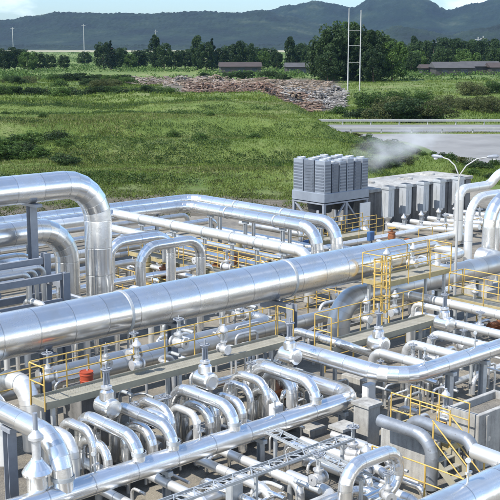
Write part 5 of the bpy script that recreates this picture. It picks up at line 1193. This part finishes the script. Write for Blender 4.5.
# ================================================================== LIGHT, SKY, CAMERA
w = bpy.data.worlds.new('World'); SC.world = w; w.use_nodes = True; n = w.node_tree; bg = n.nodes['Background']
sky = N(n, 'ShaderNodeTexSky', sky_type='NISHITA'); sky.sun_disc = False
sdir = Vector((-.98, .12, 0)).normalized(); EL = math.radians(50)
sky.sun_elevation = EL; sky.sun_rotation = math.atan2(sdir.x, sdir.y) % (2 * PI); sky.altitude = 100; sky.air_density = 1.0; sky.dust_density = .6; sky.ozone_density = 1.2
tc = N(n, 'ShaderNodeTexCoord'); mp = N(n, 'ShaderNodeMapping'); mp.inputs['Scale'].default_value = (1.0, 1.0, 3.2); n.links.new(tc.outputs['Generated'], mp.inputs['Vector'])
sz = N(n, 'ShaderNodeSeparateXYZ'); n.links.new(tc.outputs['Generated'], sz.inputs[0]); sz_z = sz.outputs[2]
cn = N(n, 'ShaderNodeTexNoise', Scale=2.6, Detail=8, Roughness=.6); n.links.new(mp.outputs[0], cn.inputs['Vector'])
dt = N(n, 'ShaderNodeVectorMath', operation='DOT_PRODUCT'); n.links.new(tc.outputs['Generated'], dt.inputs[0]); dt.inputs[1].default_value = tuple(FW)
band = ramp(n, sz_z, [(0, (1, 1, 1)), (.10, (1, 1, 1)), (.24, (0, 0, 0))])     # low cloud bank added out of view, to put white reflections on the pipes
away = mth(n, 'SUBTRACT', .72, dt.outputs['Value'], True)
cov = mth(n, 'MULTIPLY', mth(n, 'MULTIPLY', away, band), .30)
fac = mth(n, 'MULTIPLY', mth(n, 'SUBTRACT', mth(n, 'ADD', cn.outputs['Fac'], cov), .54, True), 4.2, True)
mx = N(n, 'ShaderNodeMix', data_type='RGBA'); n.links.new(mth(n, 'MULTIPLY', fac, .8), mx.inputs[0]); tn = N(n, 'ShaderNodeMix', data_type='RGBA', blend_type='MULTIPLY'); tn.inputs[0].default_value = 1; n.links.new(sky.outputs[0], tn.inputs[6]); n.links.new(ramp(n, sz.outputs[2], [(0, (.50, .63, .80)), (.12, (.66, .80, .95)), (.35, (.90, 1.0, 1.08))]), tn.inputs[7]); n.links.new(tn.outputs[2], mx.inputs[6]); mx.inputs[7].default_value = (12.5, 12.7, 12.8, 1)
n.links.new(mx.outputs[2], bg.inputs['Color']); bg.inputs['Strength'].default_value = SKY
sl = bpy.data.lights.new('sun', 'SUN'); sl.energy = SUN; sl.angle = math.radians(.53); sl.color = (1, .955, .89)
so = bpy.data.objects.new('sun', sl); COL.objects.link(so); sv = Vector((sdir.x * math.cos(EL), sdir.y * math.cos(EL), math.sin(EL))); so.rotation_euler = sv.to_track_quat('Z', 'Y').to_euler(); so.location = (0, 0, 60)
cam = bpy.data.cameras.new('camera'); cam.sensor_width = 36; cam.lens = 36 * FPX / 500; cam.clip_start = .5; cam.clip_end = 9000
co = bpy.data.objects.new('camera', cam); COL.objects.link(co); co.location = (0, 0, CAM_H)
d = FW * math.cos(PITCH) - Vector((0, 0, math.sin(PITCH))); co.rotation_euler = d.to_track_quat('-Z', 'Y').to_euler(); SC.camera = co
SC.render.engine = 'CYCLES'; SC.cycles.use_denoising = True
try: SC.cycles.denoiser = 'OPENIMAGEDENOISE'
except Exception: pass
SC.cycles.max_bounces = 8; SC.cycles.glossy_bounces = 4; SC.cycles.diffuse_bounces = 3; SC.cycles.transmission_bounces = 2; SC.cycles.volume_bounces = 2; SC.cycles.volume_step_rate = 4; SC.cycles.caustics_reflective = False
vs = SC.view_settings; SC.display_settings.display_device = 'sRGB'; vs.view_transform = 'Standard'; vs.look = 'None'; vs.gamma = 1; vs.use_curve_mapping = False; vs.exposure = EXPO
